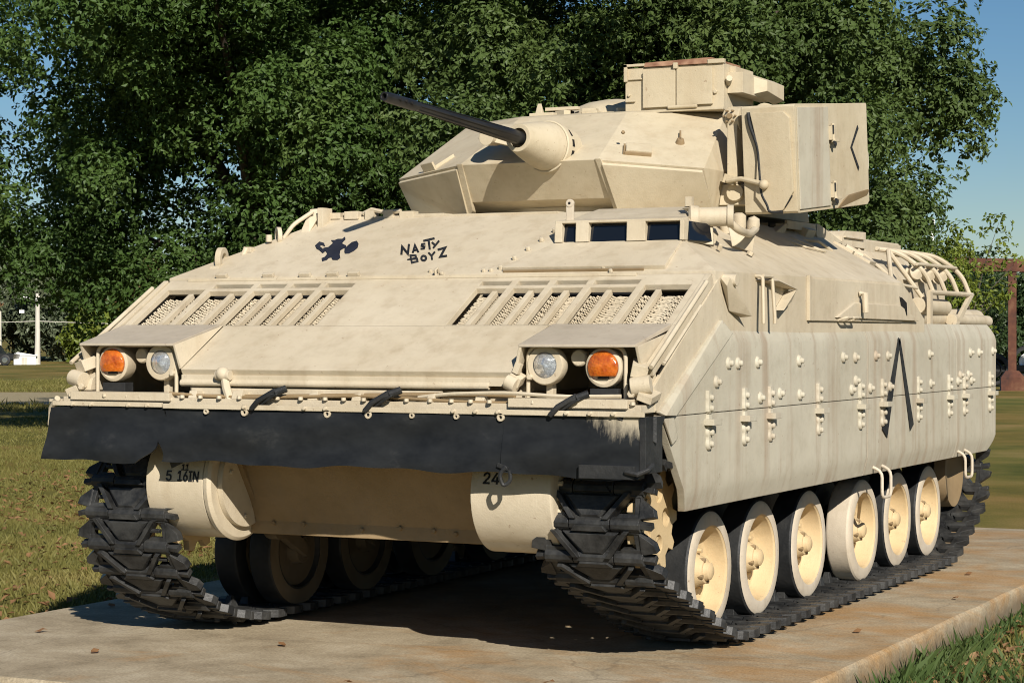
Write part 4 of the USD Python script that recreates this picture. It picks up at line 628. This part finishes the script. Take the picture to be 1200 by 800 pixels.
obj('sight_roof', [hull([(.40, -.215, 3.142), (.80, -.215, 3.142), (.40, .28, 3.142), (.82, .28, 3.142), (.40, -.2, 3.168), (.82, -.2, 3.178), (.82, .28, 3.18), (.40, .28, 3.17)])], 'rust_primer', sg)
obj('sight_side_box', [b6(.895, .99, -.14, .42, 2.97, 3.09), b6(.895, .93, -.10, .2, 3.09, 3.13), hull([(.99, .05, 2.98), (.99, .40, 2.95), (1.055, .10, 3.0), (1.055, .40, 2.97), (.99, .05, 3.08), (.99, .40, 3.09), (1.055, .10, 3.06), (1.055, .40, 3.06)]), cyl((.90, -.14, 3.03), (.93, -.2, 3.05), .02, n=8)], 'turret_paint', sg)
# launcher pivot arm
pa = obj('launcher_pivot', [hull([(x, y, z) for x in (1.015, 1.075) for y, z in ((-.46, 2.80), (-.30, 2.80), (-.46, 2.42), (-.30, 2.42))]), lathe([(0, .001), (0, .06), (.03, .07), (.085, .07), (.09, .05), (.09, .001)], (1.0, -.40, 2.79), (1, 0, 0), 24), lathe([(-.04, .001), (-.04, .05), (0, .058), (0, .001)], (1.035, -.44, 2.80), (0, -1, 0), 20), hull([(x, y, z) for x in (.96, 1.14) for y, z in ((-.44, 2.30), (-.2, 2.30), (-.40, 2.42), (-.2, 2.42))]), lathe([(-.02, .001), (-.02, .07), (.05, .07), (.05, .001)], (1.16, -.2, 2.82), (0, -1, 0), 24)], 'turret_paint', veh)
obj('pivot_bolt', [bolt((1.035 + .034*math.cos(a), -.40, 2.80 + .034*math.sin(a)), (0, -1, 0), .007, .085) for a in np.arange(0, 6.28, 1.05)] + [cyl((1.035, -.40, 2.80), (1.035, -.487, 2.80), .016, n=10)], 'dusty_steel', pa)
obj('pivot_link', [tube([(1.03, -.50, 2.43), (1.12, -.52, 2.44), (1.26, -.56, 2.405)], .014, 8), trimesh.creation.icosphere(2, .028).apply_translation((1.27, -.56, 2.40)), box((1.04, -.47, 2.44), (.07, .06, .05), (0, .3, 0)), cyl((1.06, -.46, 2.37), (1.06, -.40, 2.36), .05, n=14)], 'turret_paint', pa)
# missile launcher: box, tilted a little nose down
LW, LL, LH = .315, 1.16, .605
def LT(m):
    R_ = trimesh.transformations.euler_matrix(math.radians(5.6), 0, math.radians(-3.0)); m = m.copy(); m.apply_transform(R_); m.apply_translation((1.139, -.50, 2.238)); return m
def lobox():
    r = .03; P = [(0, 0), (LW, 0), (LW, LH), (0, LH)]
    base = hull([(x, y, z) for x in (0, LW) for y, z in ((0, 0.012), (.012, 0), (LL*.62, 0), (LL*.97, .0), (LL, .02), (LL, LH-.01), (LL-.01, LH), (.012, LH), (0, LH-.012))]); return base
lb = obj('missile_launcher', LT(lobox()), 'turret_paint', veh, smooth=20)
dp = Polygon([(.06, .565), (.255, .565), (.29, .53), (.30, .12), (.235, .02), (.14, .015), (.075, .10), (.10, .38)]).buffer(-.008).buffer(.008)
obj('front_cover', LT(ext(dp, .022, (0, 0, 0), (1, 0, 0), (0, 0, 1))), 'turret_paint', lb, smooth=30)
obj('cover_seal', LT(tube(rounded([(.045, -.012, .57), (.052, -.014, .50), (.098, -.014, .38), (.105, -.014, .22), (.108, -.014, .11), (.145, -.014, .05), (.15, -.014, .01), (.23, -.012, .012)], .05), .011, 8)), 'black_rubber', lb)
obj('cover_lever', LT(tube([(.245, -.012, .035), (.275, -.014, .075), (.29, -.012, .10)], .005, 6)), 'black_rubber', lb)
obj('side_panel', LT(b6(LW, LW+.008, .03, .50, .02, LH-.02)), 'skirt_paint', lb)
for z in (.10, .43): obj('latch', [LT(m) for m in (b6(LW, LW+.025, .50, .56, z-.035, z+.045), cyl((LW+.022, .53, z-.05), (LW+.022, .53, z+.06), .012, n=8), box((LW+.025, .56, z-.04), (.025, .07, .018)))], 'turret_paint', lb)
for z in (.10, .43): obj('latch_pin', [LT(m) for m in (b6(LW+.025, LW+.032, .515, .527, z+.0, z+.05), b6(LW+.03, LW+.036, .50, .58, z-.05, z-.04), cyl((LW+.03, .53, z-.058), (LW+.038, .53, z-.058), .016, n=8))], 'black_rubber', lb)
chev = unary_union([Polygon([(.86, .345), (.875, .335), (1.005, .455), (.99, .475)]), Polygon([(.86, .345), (.875, .36), (.995, .225), (.98, .205)])])
obj('painted_chevron', LT(ext(chev, .003, (LW+.001, 0, 0), (0, 1, 0), (0, 0, 1))), 'black_marking', lb, smooth=False)
obj('lower_bevel', LT(hull([(LW+.002, .62, .0), (LW+.012, LL-.06, .09), (LW+.012, LL-.02, .085), (LW-.02, LL-.08, -.004), (LW-.02, .6, -.004), (LW+.012, .78, .07)])), 'dusty_steel', lb)
obj('rear_handle', [LT(m) for m in (tube(rounded([(LW-.03, LL, .34), (LW-.03, LL+.07, .32), (LW-.03, LL+.07, .20), (LW-.03, LL, .18)], .04), .010, 8), b6(LW-.06, LW-.01, LL, LL+.02, .35, .50), b6(LW-.05, LW-.01, LL, LL+.03, .53, .55))], 'skirt_paint', lb)
# things on the rear deck: cargo hatch periscope cover, boxes, tubular rack with rolls
prof = [(.131, 2.142), (.406, 2.232), (1.04, 2.262), (1.53, 2.168)]
pc = obj('periscope_cover', [hull([(x, y, z + o) for x, o in ((1.06, 0), (.72, .02)) for (y, z) in (a, b) for o in (o, o - .016)]) for a, b in zip(prof[:-1], prof[1:])], 'sand_paint', veh, smooth=15)
objs('cover_side', [hull([(x, y, z) for x in (1.045, 1.062) for y, z in ((.131, 2.14), (.406, 2.23), (.46, 2.232), (.40, 2.18), (.17, 2.125))]), hull([(x, y, z) for x in (1.045, 1.062) for y, z in ((.98, 2.25), (1.04, 2.26), (1.53, 2.165), (1.22, 2.13), (1.06, 2.14), (1.0, 2.19))]), b6(1.045, 1.062, .44, 1.0, 2.205, 2.255)], 'sand_paint', pc, smooth=15)
obj('periscope_window', [b6(.99, 1.0, .30, 1.0, 2.12, 2.24)], 'periscope_glass', pc)
obj('periscope_frame', [b6(1.0, 1.01, .62, .82, y, y + .012) for y in (2.165, 2.195)], 'tyre_paint', pc)
obj('deck_box', [hull([(x, y, z) for x in (.75, 1.06) for y, z in ((1.50, 2.14), (2.05, 2.14), (1.54, 2.205), (1.60, 2.242), (2.05, 2.25))]), b6(.72, 1.075, 1.56, 1.98, 2.196, 2.206)], 'sand_paint', veh, smooth=20)
obj('deck_box', [b6(.2, 1.05, 2.07, 2.92, 2.12, 2.196)], 'sand_paint', veh, smooth=20)
objs('deck_fitting', [box((1.03, .8, 2.17), (.10, .16, .13), (0, .4, 0)), cyl((1.05, 1.0, 2.15), (1.14, 1.0, 2.10), .03, n=12), tube([(1.08, .55, 2.14), (1.2, .62, 2.13), (1.24, .75, 2.08), (1.12, .9, 2.12)], .010, 6), box((1.15, 1.25, 2.10), (.14, .10, .06), (0, .5, .2)), cyl((1.1, 1.45, 2.12), (1.2, 1.5, 2.06), .035, n=12), box((1.22, 1.5, 2.03), (.1, .2, .06), (0, .5, .1)), tube([(1.05, .2, 2.16), (1.12, .35, 2.14), (1.30, .45, 2.06), (1.26, .2, 2.08), (1.05, .05, 2.16)], .006, 6)], 'sand_paint', veh)
rk = []
for y in (1.97, 2.29, 2.61, 2.93):
    rk.append(tube(rounded([(1.16, y-.04, 2.135), (1.30, y, 2.115), (1.45, y+.12, 1.99), (1.495, y+.17, 1.845)], .09, 6), .017, 8))
rk += [tube([(1.495, 2.06, 1.845), (1.495, 3.17, 1.845)], .017, 8), tube([(1.18, 1.90, 2.135), (1.18, 2.95, 2.135)], .015, 8), tube([(1.43, 1.98, 2.03), (1.43, 2.98, 2.03)], .012, 8), tube([(1.25, 1.93, 2.12), (1.38, 1.56, 1.90)], .016, 8), tube([(1.25, 1.93, 2.12), (1.44, 2.1, 1.80)], .016, 8), tube([(1.38, 1.56, 1.90), (1.44, 1.95, 1.87)], .010, 8), tube([(1.10, 1.75, 2.12), (1.40, 1.62, 1.90)], .013, 8)]
rack = obj('stowage_rack', rk, 'sand_paint', veh)
objs('rack_strut', [hull([(x, y, z) for x in (1.485, 1.51) for y, z in ((3.10, 1.85), (3.19, 1.85), (2.66, 1.63), (2.76, 1.63))]), hull([(x, y, z) for x in (1.485, 1.51) for y, z in ((2.02, 1.85), (2.08, 1.85), (2.02, 1.63), (2.08, 1.63))])], 'sand_paint', rack)
objs('rolled_tarpaulin', [cyl((1.42, 2.02, 1.755), (1.42, 2.70, 1.75), .055, n=14), cyl((1.36, 1.98, 1.68), (1.40, 3.66, 1.68), .065, n=14), cyl((1.47, 2.7, 1.665), (1.47, 3.72, 1.66), .042, n=12)], 'sand_paint', rack)
objs('rack_lamp', [lathe([(0, .001), (0, .055), (.02, .062), (.02, .045), (.06, .05), (.09, .001)], (1.36, y, 1.965), (.7, -.6, .2), 16) for y in (2.1, 2.42, 2.74)], 'sand_paint', rack)
obj('rack_tray', hull([(x, y, z) for x in (1.2, 1.32) for y in (1.9, 3.1) for z in (1.75, 1.93)]), 'sand_paint', rack)

# ------------------------------------------------------------------ foliage
def leaf_cloud(centers, radii, n_ros, leaf_l, leaf_w, seed, per=6, up=.35, flat=1.0):
    r = np.random.default_rng(seed); N = len(centers)
    idx = np.repeat(np.arange(N), (n_ros*(radii/radii.mean())**2).astype(int)); K = len(idx)
    d = r.normal(size=(K, 3)); d[:, 2] += .25; d /= np.linalg.norm(d, axis=1, keepdims=True)
    lump = 1 + .22*np.sin(d[:, 0]*6 + idx) * np.sin(d[:, 1]*6 + idx*1.7) + .16*np.sin(d[:, 2]*9 + idx*2.3)
    rad = radii[idx]*lump*(r.random(K)**.30)
    P = centers[idx] + d*rad[:, None]*[1, 1, flat]
    P = np.repeat(P, per, 0); d = np.repeat(d, per, 0); n = len(P)
    nn = d*.8 + r.normal(size=(n, 3))*.50 + [0, 0, .45]; nn /= np.linalg.norm(nn, axis=1, keepdims=True)
    t = r.normal(size=(n, 3)) - [0, 0, .25]; t -= nn*(t*nn).sum(1, keepdims=True); t /= np.linalg.norm(t, axis=1, keepdims=True)
    sd = np.cross(nn, t)
    L_ = leaf_l*r.uniform(.7, 1.25, (n, 1)); W_ = leaf_w*r.uniform(.7, 1.25, (n, 1)); k0 = r.uniform(0, .35, (n, 1))*L_
    b = P + t*k0; c1 = b + t*L_*.5; tip = b + t*L_ - nn*L_*.15
    v = np.stack([b, c1 + sd*W_*.5 + nn*W_*.12, tip, c1 - sd*W_*.5 + nn*W_*.12], 1).reshape(-1, 3)
    i = np.arange(n)*4
    return v, np.stack([np.c_[i, i+1, i+2], np.c_[i, i+2, i+3]], 1).reshape(-1, 3)
def raw(name, v, f, mt, parent=None, kind=None):
    path = numbered((str(parent.GetPath()) if parent is not None else '/World') + '/' + name)
    return tag(usdkit.mesh(stage, path, trimesh.Trimesh(v, f, process=False), M[mt], smooth=False).GetPrim(), kind=kind)
def limb(pts, r0, r1, n=9):
    pts = np.array(pts, float); ms = []
    for k in range(len(pts)-1):
        a, b = k/(len(pts)-1), (k+1)/(len(pts)-1)
        ms.append(cyl(pts[k], pts[k+1], r0*(1-a)+r1*a, r0*(1-b)+r1*b, n, cap=False))
    return join(ms)
def tree(name, label, cat, base, zc, rx, rz, n_clump, clump_r, n_ros, ll, lw, mt, seed, trunk_r=.3, group=None, inner=.35, squash=.9, extra=()):
    t = thing(name, label, cat, base, group=group); r = np.random.default_rng(seed)
    d = r.normal(size=(n_clump, 3)); d /= np.linalg.norm(d, axis=1, keepdims=True)
    rad = np.where(r.random(n_clump) < inner, r.uniform(.25, .7, n_clump), r.uniform(.72, 1.0, n_clump))
    bump = 1 + .16*np.sin(d[:, 0]*5 + seed) * np.cos(d[:, 2]*4 + seed*2) + .08*np.sin(d[:, 1]*9 + seed)
    c = d*rad[:, None]*bump[:, None]*[rx, rx, rz] + [0, 0, zc]
    rr = r.uniform(.6, 1.25, n_clump)*clump_r
    if len(extra): c = np.vstack([c, [e[:3] for e in extra]]); rr = np.r_[rr, [e[3] for e in extra]]
    keep = c[:, 2] > .4; c, rr = c[keep], rr[keep]
    v, f = leaf_cloud(c, rr, n_ros, ll, lw, seed + 1, flat=squash)
    br = [limb([(0, 0, -.1), (.05*rx*.3, 0, zc*.3), (0, .05, zc*.62), (.0, 0, zc + rz*.4)], trunk_r, trunk_r*.35, 12)]
    raw('crown', v, f, mt, t)
    obj('trunk', br, 'bark', t)
    pick = np.argsort(-rr)[:14]
    lb_ = []
    for k in pick:
        e = c[k]; z0 = max(.9, min(e[2] - .8, zc*.7)) ; s_ = V3(0, 0, z0*.8); m_ = (s_ + e)/2 + V3(0, 0, .25)
        lb_.append(limb([s_, m_, e], trunk_r*.36, trunk_r*.08, 6))
    obj('branch', lb_, 'bark', t)
    return t
def cf(du, dz, depth_off, pxm=73.0): # offset in the frame of the row of trees
    return RT*du + FW*depth_off + V3(0, 0, dz)
ex1 = [(*(RT*a + FW*b + V3(0, 0, z)), r_) for a, b, z, r_ in ((-5.4, 0, 5.4, 1.0), (-5.9, .3, 4.5, 1.1), (-5.7, .2, 6.5, 1.0), (-4.9, .6, 4.7, .9), (-5.2, -.4, 7.4, .9), (-3.2, -1, 2.9, .9), (-4.2, -.6, 3.2, 1.0), (-2.3, -1.2, 2.6, .8), (-1.4, -1, 2.4, .9), (-5.0, 0, 3.5, 1.1), (-3.6, 1, 3.3, 1.0), (-.4, -1, 2.2, .9), (.6, -1.5, 2.3, 1), (1.6, -1.5, 2.4, 1), (2.6, -1.4, 2.5, 1), (-2.4, .2, 3.6, 1.3), (-1.2, .4, 3.2, 1.3), (-.2, 0, 3.4, 1.3), (.9, .3, 3.2, 1.3), (2.0, .2, 3.3, 1.3), (3.2, 0, 3.3, 1.3), (4.4, -.2, 3.2, 1.2), (-1.8, .8, 2.2, 1.0), (-.6, 1, 2.0, 1.0), (-2.9, .8, 2.9, .9))]
tree('oak_tree', 'large dark green oak behind the gun, its low boughs over the far field', 'tree', at(300, 37), 6.3, 6.2, 4.3, 200, .90, 250, .10, .062, 'oak_leaf', 11, .36, inner=.42, extra=ex1)
ex2 = [(*(RT*a + FW*b + V3(0, 0, z)), r_) for a, b, z, r_ in ((4.75, -.3, 5.4, .6), (4.5, 0, 4.9, .7), (4.3, -.5, 6.3, .8), (3.4, -.5, 3.2, .7), (-2, -2.8, 4.2, 1.1), (-3, -2.5, 3.4, 1.1), (2.8, -2.0, 2.6, .9))]
tree('oak_tree', 'tall oak behind the turret with greyer sunlit leaves against the sky at right', 'tree', at(775, 33.5), 5.9, 4.3, 4.6, 200, .78, 250, .095, .058, 'dusty_oak_leaf', 23, .33, inner=.42, extra=ex2)
# shrubs and saplings at right, beyond and around the rusty frame
sap = lambda name, label, u, dep, zc, rx, rz, mt, seed, nc=34, lw=.07, cr=.42, nr=26, ll=.13: tree(name, label, 'tree' if 'tree' in name else 'shrub', at(u, dep), zc, rx, rz, nc, cr, nr, ll, lw, mt, seed, .05, inner=.3)
sap('sapling_tree', 'yellow green sapling with thin twigs in front of the rusty beam', 1135, 52, 3.2, 1.3, 1.65, 'yellow_green_leaf', 31, nc=34, cr=.34, nr=9)
sap('sapling_tree', 'yellowing young tree rising behind the tubular stowage rack', 1090, 50, 3.2, 1.1, 1.7, 'yellow_green_leaf', 32, nc=32, cr=.4, nr=13)
sap('sapling_tree', 'loose green young tree behind the rusty beam', 1150, 73, 2.6, 1.5, 1.9, 'shrub_leaf', 33, nc=30, cr=.5, nr=24)
sap('shrub', 'dense dark green shrub right of the rusty post', 1215, 76, 2.2, 2.0, 2.1, 'shrub_leaf', 34, nc=60, cr=.7, nr=40, ll=.2, lw=.12)
sap('shrub', 'dark green shrub standing left of the rusty post', 1130, 80, 2.2, 2.6, 2.4, 'shrub_leaf', 35, nc=70, cr=.75, nr=40, ll=.2, lw=.12)
sap('shrub', 'low shrub at the foot of the dark hedge behind the rusty post', 1185, 84, 1.5, 2.3, 1.7, 'hazed_green_leaf', 36, nc=50, cr=.7, nr=36, ll=.2, lw=.12)
# far autumn trees across the field at left
far = [(-150, 138, 3.6, 3.6, 3.4, 'hazed_green_leaf', 'hazy green tree far across the field, mostly beyond the left of the second pole'), (-60, 132, 3.3, 3.0, 3.2, 'autumn_leaf', 'brownish far tree left of the white shed'), (15, 142, 3.3, 3.4, 3.3, 'hazed_green_leaf', 'blue green far tree behind the white shed and the dark pickup'),
       (70, 136, 3.0, 2.6, 2.8, 'hazed_green_leaf', 'far green tree just right of the pale utility pole'), (105, 146, 3.3, 3.2, 3.1, 'autumn_leaf', 'rust orange far tree right of the pale utility pole'), (112, 128, 1.5, 1.3, 1.6, 'yellow_green_leaf', 'small yellow green far tree in front of the rust orange one'),
       (165, 138, 3.2, 3.2, 3.0, 'autumn_leaf', 'orange brown far tree just above the left lamp hood'), (45, 152, 4.4, 3.6, 3.6, 'hazed_green_leaf', 'tallest hazy green far tree behind the utility pole'), (240, 140, 3.5, 3.6, 3.4, 'hazed_green_leaf', 'far green tree behind the left end of the grille'), (330, 144, 3.4, 3.8, 3.4, 'hazed_green_leaf', 'far tree hidden for the most part behind the glacis')]
for k, (u, dep, zc, rx, rz, mt, lab) in enumerate(far):
    tree('far_tree', lab, 'tree', at(u, dep), zc, rx, rz, 60, .95, 32, .34, .22, mt, 60 + k, .14, group='trees along the far side of the field')
# ------------------------------------------------------------------ things far off at left
def pole(u, dep, h, label, arm=False):
    t = thing('utility_pole', label, 'pole', at(u, dep), math.degrees(YAW), group='poles across the field')
    obj('post', limb([(0, 0, -.1), (0, 0, h*.5), (.01, 0, h)], .17, .12, 12), 'weathered_wood', t)
    obj('insulator', [cyl((0, -.1, h - .3 - k*.25), (.0, -.26, h - .3 - k*.25), .05, n=8) for k in range(2)], 'white_wall', t)
    if arm: obj('lamp_arm', [tube([(-.05, 0, h - .35), (-.8, 0, h - .2), (-1.0, 0, h - .25)], .035, 6), box((-.9, 0, h - 1.05), (.28, .2, .18))], 'white_wall', t)
    return t
pole(44, 122, 4.1, 'pale utility pole standing right of the white shed', True)
pole(-1, 124, 3.1, 'shorter pale pole at the very left edge behind the dark pickup')
pa0, pa1, pa2 = at(-600, 123, 2.15), at(44, 122, 2.3), at(420, 121, 2.2)
tag(obj('overhead_wire', [tube([pa0*(1-t) + pa1*t - V3(0, 0, .3*math.sin(math.pi*t)) for t in np.linspace(0, 1, 12)] + [pa1*(1-t) + pa2*t - V3(0, 0, .2*math.sin(math.pi*t)) for t in np.linspace(.1, 1, 10)], .022, 5)], 'weathered_wood'), 'thin pale wire strung across the far trees', 'wire')
sh = thing('white_shed', 'small white shed with a low gable left of the pale utility pole', 'shed', at(29, 122), math.degrees(YAW) + 14)
obj('wall', hull([(x, y, z) for x in (-.62, .62) for y in (-.5, .9) for z in (-.05, .50)] + [(x, y, .64) for x in (-.6, -.2) for y in (-.5, .9)]), 'white_wall', sh)
obj('roof', hull([(-.70, -.58, .50), (-.66, -.58, .56), (-.4, -.58, .72), (-.4, .98, .72), (.70, -.58, .50), (.72, .98, .50), (-.70, .98, .5), (.70, -.58, .54)]), 'white_wall', sh)
obj('door', b6(-.2, .12, -.52, -.50, 0, .42), 'weathered_wood', sh)
tk = thing('pickup_truck', 'dark pickup truck parked left of the white shed', 'pickup truck', at(-2, 119), math.degrees(YAW))
obj('body', [hull([(x, y, z) for x, z in ((-2.0, .35), (1.0, .35), (1.05, .62), (.4, .68), (-2.0, .68)) for y in (-.75, .75)]), hull([(x, y, z) for x, z in ((-1.2, .66), (.28, .66), (.0, 1.12), (-.9, 1.12)) for y in (-.65, .65)])], 'dark_car_paint', tk)
obj('window', b6(-.75, -.02, -.668, -.655, .74, 1.04), 'periscope_glass', tk)
for x in (-1.4, .55):
    w_ = obj('wheel', lathe([(-.1, .001), (-.1, .26), (-.08, .30), (.08, .30), (.1, .26), (.1, .001)], (x, -.70, .30), (0, 1, 0), 20), 'black_rubber', tk)
    obj('rim', lathe([(-.115, .001), (-.115, .15), (-.10, .17)], (x, -.70, .30), (0, 1, 0), 16), 'reflector', w_)
# ------------------------------------------------------------------ rusty frame and the gun carriage at right
fx = thing('rusty_frame', 'rusty iron goalpost frame standing behind the vehicle at right', 'frame', at(1186, 66), math.degrees(YAW) - 10)
obj('post', b6(-.125, .125, -.125, .125, 0, 3.9), 'rusty_iron', fx)
obj('footing', hull([(x, y, z) for x in (-.35, .36) for y in (-.35, .35) for z in (-.05, .42)] + [(x, y, .62) for x in (-.2, .2) for y in (-.2, .2)]), 'rusty_iron', fx)
obj('beam', hull([(x, y, z) for x, o in ((-1.75, .12), (4.2, 0)) for y in (-.16, .16) for z in (3.62 + o, 4.02 + o)]), 'rusty_iron', fx)
obj('post', b6(3.9, 4.2, -.17, .17, 0, 3.7), 'rusty_iron', fx)
gc = thing('gun_carriage', 'dark wheeled gun carriage half hidden behind the rusty post', 'gun carriage', at(1183, 71), math.degrees(YAW))
for x in (-.55, .62):
    w_ = obj('wheel', lathe([(-.09, .42), (-.09, .52), (-.05, .56), (.05, .56), (.09, .52), (.09, .42), (-.09, .42)], (x, 0, .58 + (.25 if x > 0 else 0)), (.25, 1, 0), 28), 'black_rubber', gc)
    obj('rim', lathe([(-.10, .30), (-.12, .27), (-.06, .22), (-.09, .12), (-.12, .001)], (x, 0, .58 + (.25 if x > 0 else 0)), (.25, 1, 0), 24), 'white_wall' if x > 0 else 'gunmetal', w_)
obj('trail', [tube([(-.6, 0, .95), (-.1, 0, .45), (.3, 0, .2)], .09, 8), tube([(-.7, .1, 1.0), (.4, .1, .6)], .07, 8), b6(-.5, .6, -.12, .12, .5, .72)], 'gunmetal', gc)
wp = thing('antenna_mast', 'thin pale mast rising among leaves left of the yellow sapling', 'mast', at(1092, 58))
obj('mast', [limb([(0, 0, 0), (0, 0, 3.2), (0, 0, 4.75)], .06, .05, 8)], 'white_wall', wp); obj('mast_cap', [cyl((0, 0, 4.7), (0, 0, 4.9), .08, n=10)], 'white_wall', wp)

# ------------------------------------------------------------------ grass and fallen leaves
def grass(name, regions, mt, label, seed, h=(.03, .08), w=.007):
    r = np.random.default_rng(seed); P = []
    for (x0, x1, y0, y1, n) in regions:                  # patch after patch
        p = np.c_[r.uniform(x0, x1, n), r.uniform(y0, y1, n)]
        P.append(p)
    P = np.vstack(P); dens = np.sin(P[:, 0]*1.9 + 1.3*np.sin(P[:, 1]*1.1))*np.sin(P[:, 1]*1.6 + P[:, 0]*.7) + .5*np.sin(P[:, 0]*5.3)*np.sin(P[:, 1]*4.7); P = P[dens > r.uniform(-1.9, .35, len(P))]; dp = (P - CAM[:2]) @ FW[:2]; P = P[(dp < 52.7 + .3*np.sin(P[:, 0]*1.7)) | (dp > 64.3)]; P = P[~((P[:, 0] > -2.45) & (P[:, 0] < 2.27) & (P[:, 1] > -4.2) & (P[:, 1] < 5.33))]
    k = 3; n = len(P)*k; B = np.repeat(P, k, 0) + r.normal(0, .015, (n, 2)); a = r.uniform(0, 6.283, n); H = r.uniform(*h, n)*np.where(r.random(n) < .06, 1.9, 1.0); W = w*r.uniform(.7, 1.4, n); le = r.uniform(.2, .9, n)*H; b = r.uniform(0, 6.283, n)
    z = np.full(n, GZ - .002); dx, dy = np.cos(a)*W, np.sin(a)*W; lx, ly = np.cos(b)*le, np.sin(b)*le
    v = np.stack([np.c_[B[:, 0]-dx, B[:, 1]-dy, z], np.c_[B[:, 0]+dx, B[:, 1]+dy, z], np.c_[B[:, 0]+lx*.4+dx*.6, B[:, 1]+ly*.4+dy*.6, z+H*.6], np.c_[B[:, 0]+lx, B[:, 1]+ly, z+H]], 1).reshape(-1, 3); i = np.arange(n)*4
    f = np.stack([np.c_[i, i+1, i+2], np.c_[i, i+2, i+3]], 1).reshape(-1, 3)
    o = raw(name, v, f, mt, None, 'stuff'); return tag(o, label, 'grass')
grass('lawn_grass', [(-9, -2.3, -4, 4, 42000), (-16, -6, 2, 16, 45000), (1.2, 9, 5.2, 14, 40000), (2, 12, 12, 30, 30000), (2.2, 5.5, -3.5, 5.5, 34000), (-24, -12, 14, 34, 30000)], 'grass_blade', 'short patchy brown and green lawn grass around the pad', 5, h=(.018, .055), w=.006)
grass('far_grass', [(5, 24, 26, 62, 42000), (-46, -14, 26, 56, 42000)], 'grass_blade', 'rougher brownish grass further out across the field', 15, h=(.05, .12), w=.016)
grass('edge_grass', [(2.26, 2.36, -3.2, 3.4, 1500), (2.28, 2.9, -2.8, .3, 900), (-2.56, -2.44, -4, 5, 900), (2.27, 2.40, -1.4, .2, 700)], 'green_grass_blade', 'longer green grass tufts against the right edge of the pad', 6, h=(.03, .10), w=.006)
def litter(regions, seed):
    r = np.random.default_rng(seed); P = np.vstack([np.c_[r.uniform(a, b, n), r.uniform(c, d, n)] for a, b, c, d, n in regions]); P = P[~((P[:, 0] > -2.45) & (P[:, 0] < 2.27) & (P[:, 1] > -4.2) & (P[:, 1] < 5.33))]
    n = len(P); a = r.uniform(0, 6.28, n); s = r.uniform(.022, .05, n); t = np.c_[np.cos(a), np.sin(a), r.normal(0, .3, n)]; u = np.c_[-np.sin(a), np.cos(a), r.normal(0, .3, n)]
    c = np.c_[P, np.full(n, GZ) + r.uniform(.02, .055, n)]; s = s[:, None]
    v = np.stack([c - t*s, c + u*s*.5 + [0, 0, .008], c + t*s, c - u*s*.5 + [0, 0, .008]], 1).reshape(-1, 3); i = np.arange(n)*4
    return v, np.stack([np.c_[i, i+1, i+2], np.c_[i, i+2, i+3]], 1).reshape(-1, 3)
v, f = litter([(-12, -2.4, -4, 14, 5200), (2.3, 5, -3.5, 4, 2600), (1, 10, 5.3, 26, 3000)], 9)
rp = np.random.default_rng(44)
for k, (x, y) in enumerate([(-1.9, -2.9), (-1.2, -3.35), (-.5, -2.75), (1.2, -3.2), (1.95, -1.0), (2.05, .6), (1.8, 1.9), (-2.2, -1.9), (.4, -3.6)]):
    a = rp.uniform(0, 6.28); t = V3(math.cos(a), math.sin(a), .1)*.035; u = V3(-math.sin(a), math.cos(a), .15)*.02; c = V3(x, y, .012)
    w4 = np.array([c - t, c - t*.2 + u, c + t*.3 + u*.8 + [0, 0, .008], c + t, c + t*.3 - u*.8 + [0, 0, .008], c - t*.2 - u]); 
    v = np.vstack([v, w4[[0, 1, 5, 5]], w4[[1, 2, 4, 5]], w4[[2, 3, 3, 4]]]); b_ = len(v) - 12; f = np.vstack([f, [[b_, b_+1, b_+2], [b_+4, b_+5, b_+6], [b_+4, b_+6, b_+7], [b_+8, b_+9, b_+11]]])
tag(raw('fallen_leaves', v, f, 'fallen_leaf', None, 'stuff'), 'dry brown leaves scattered over the lawn', 'leaves')
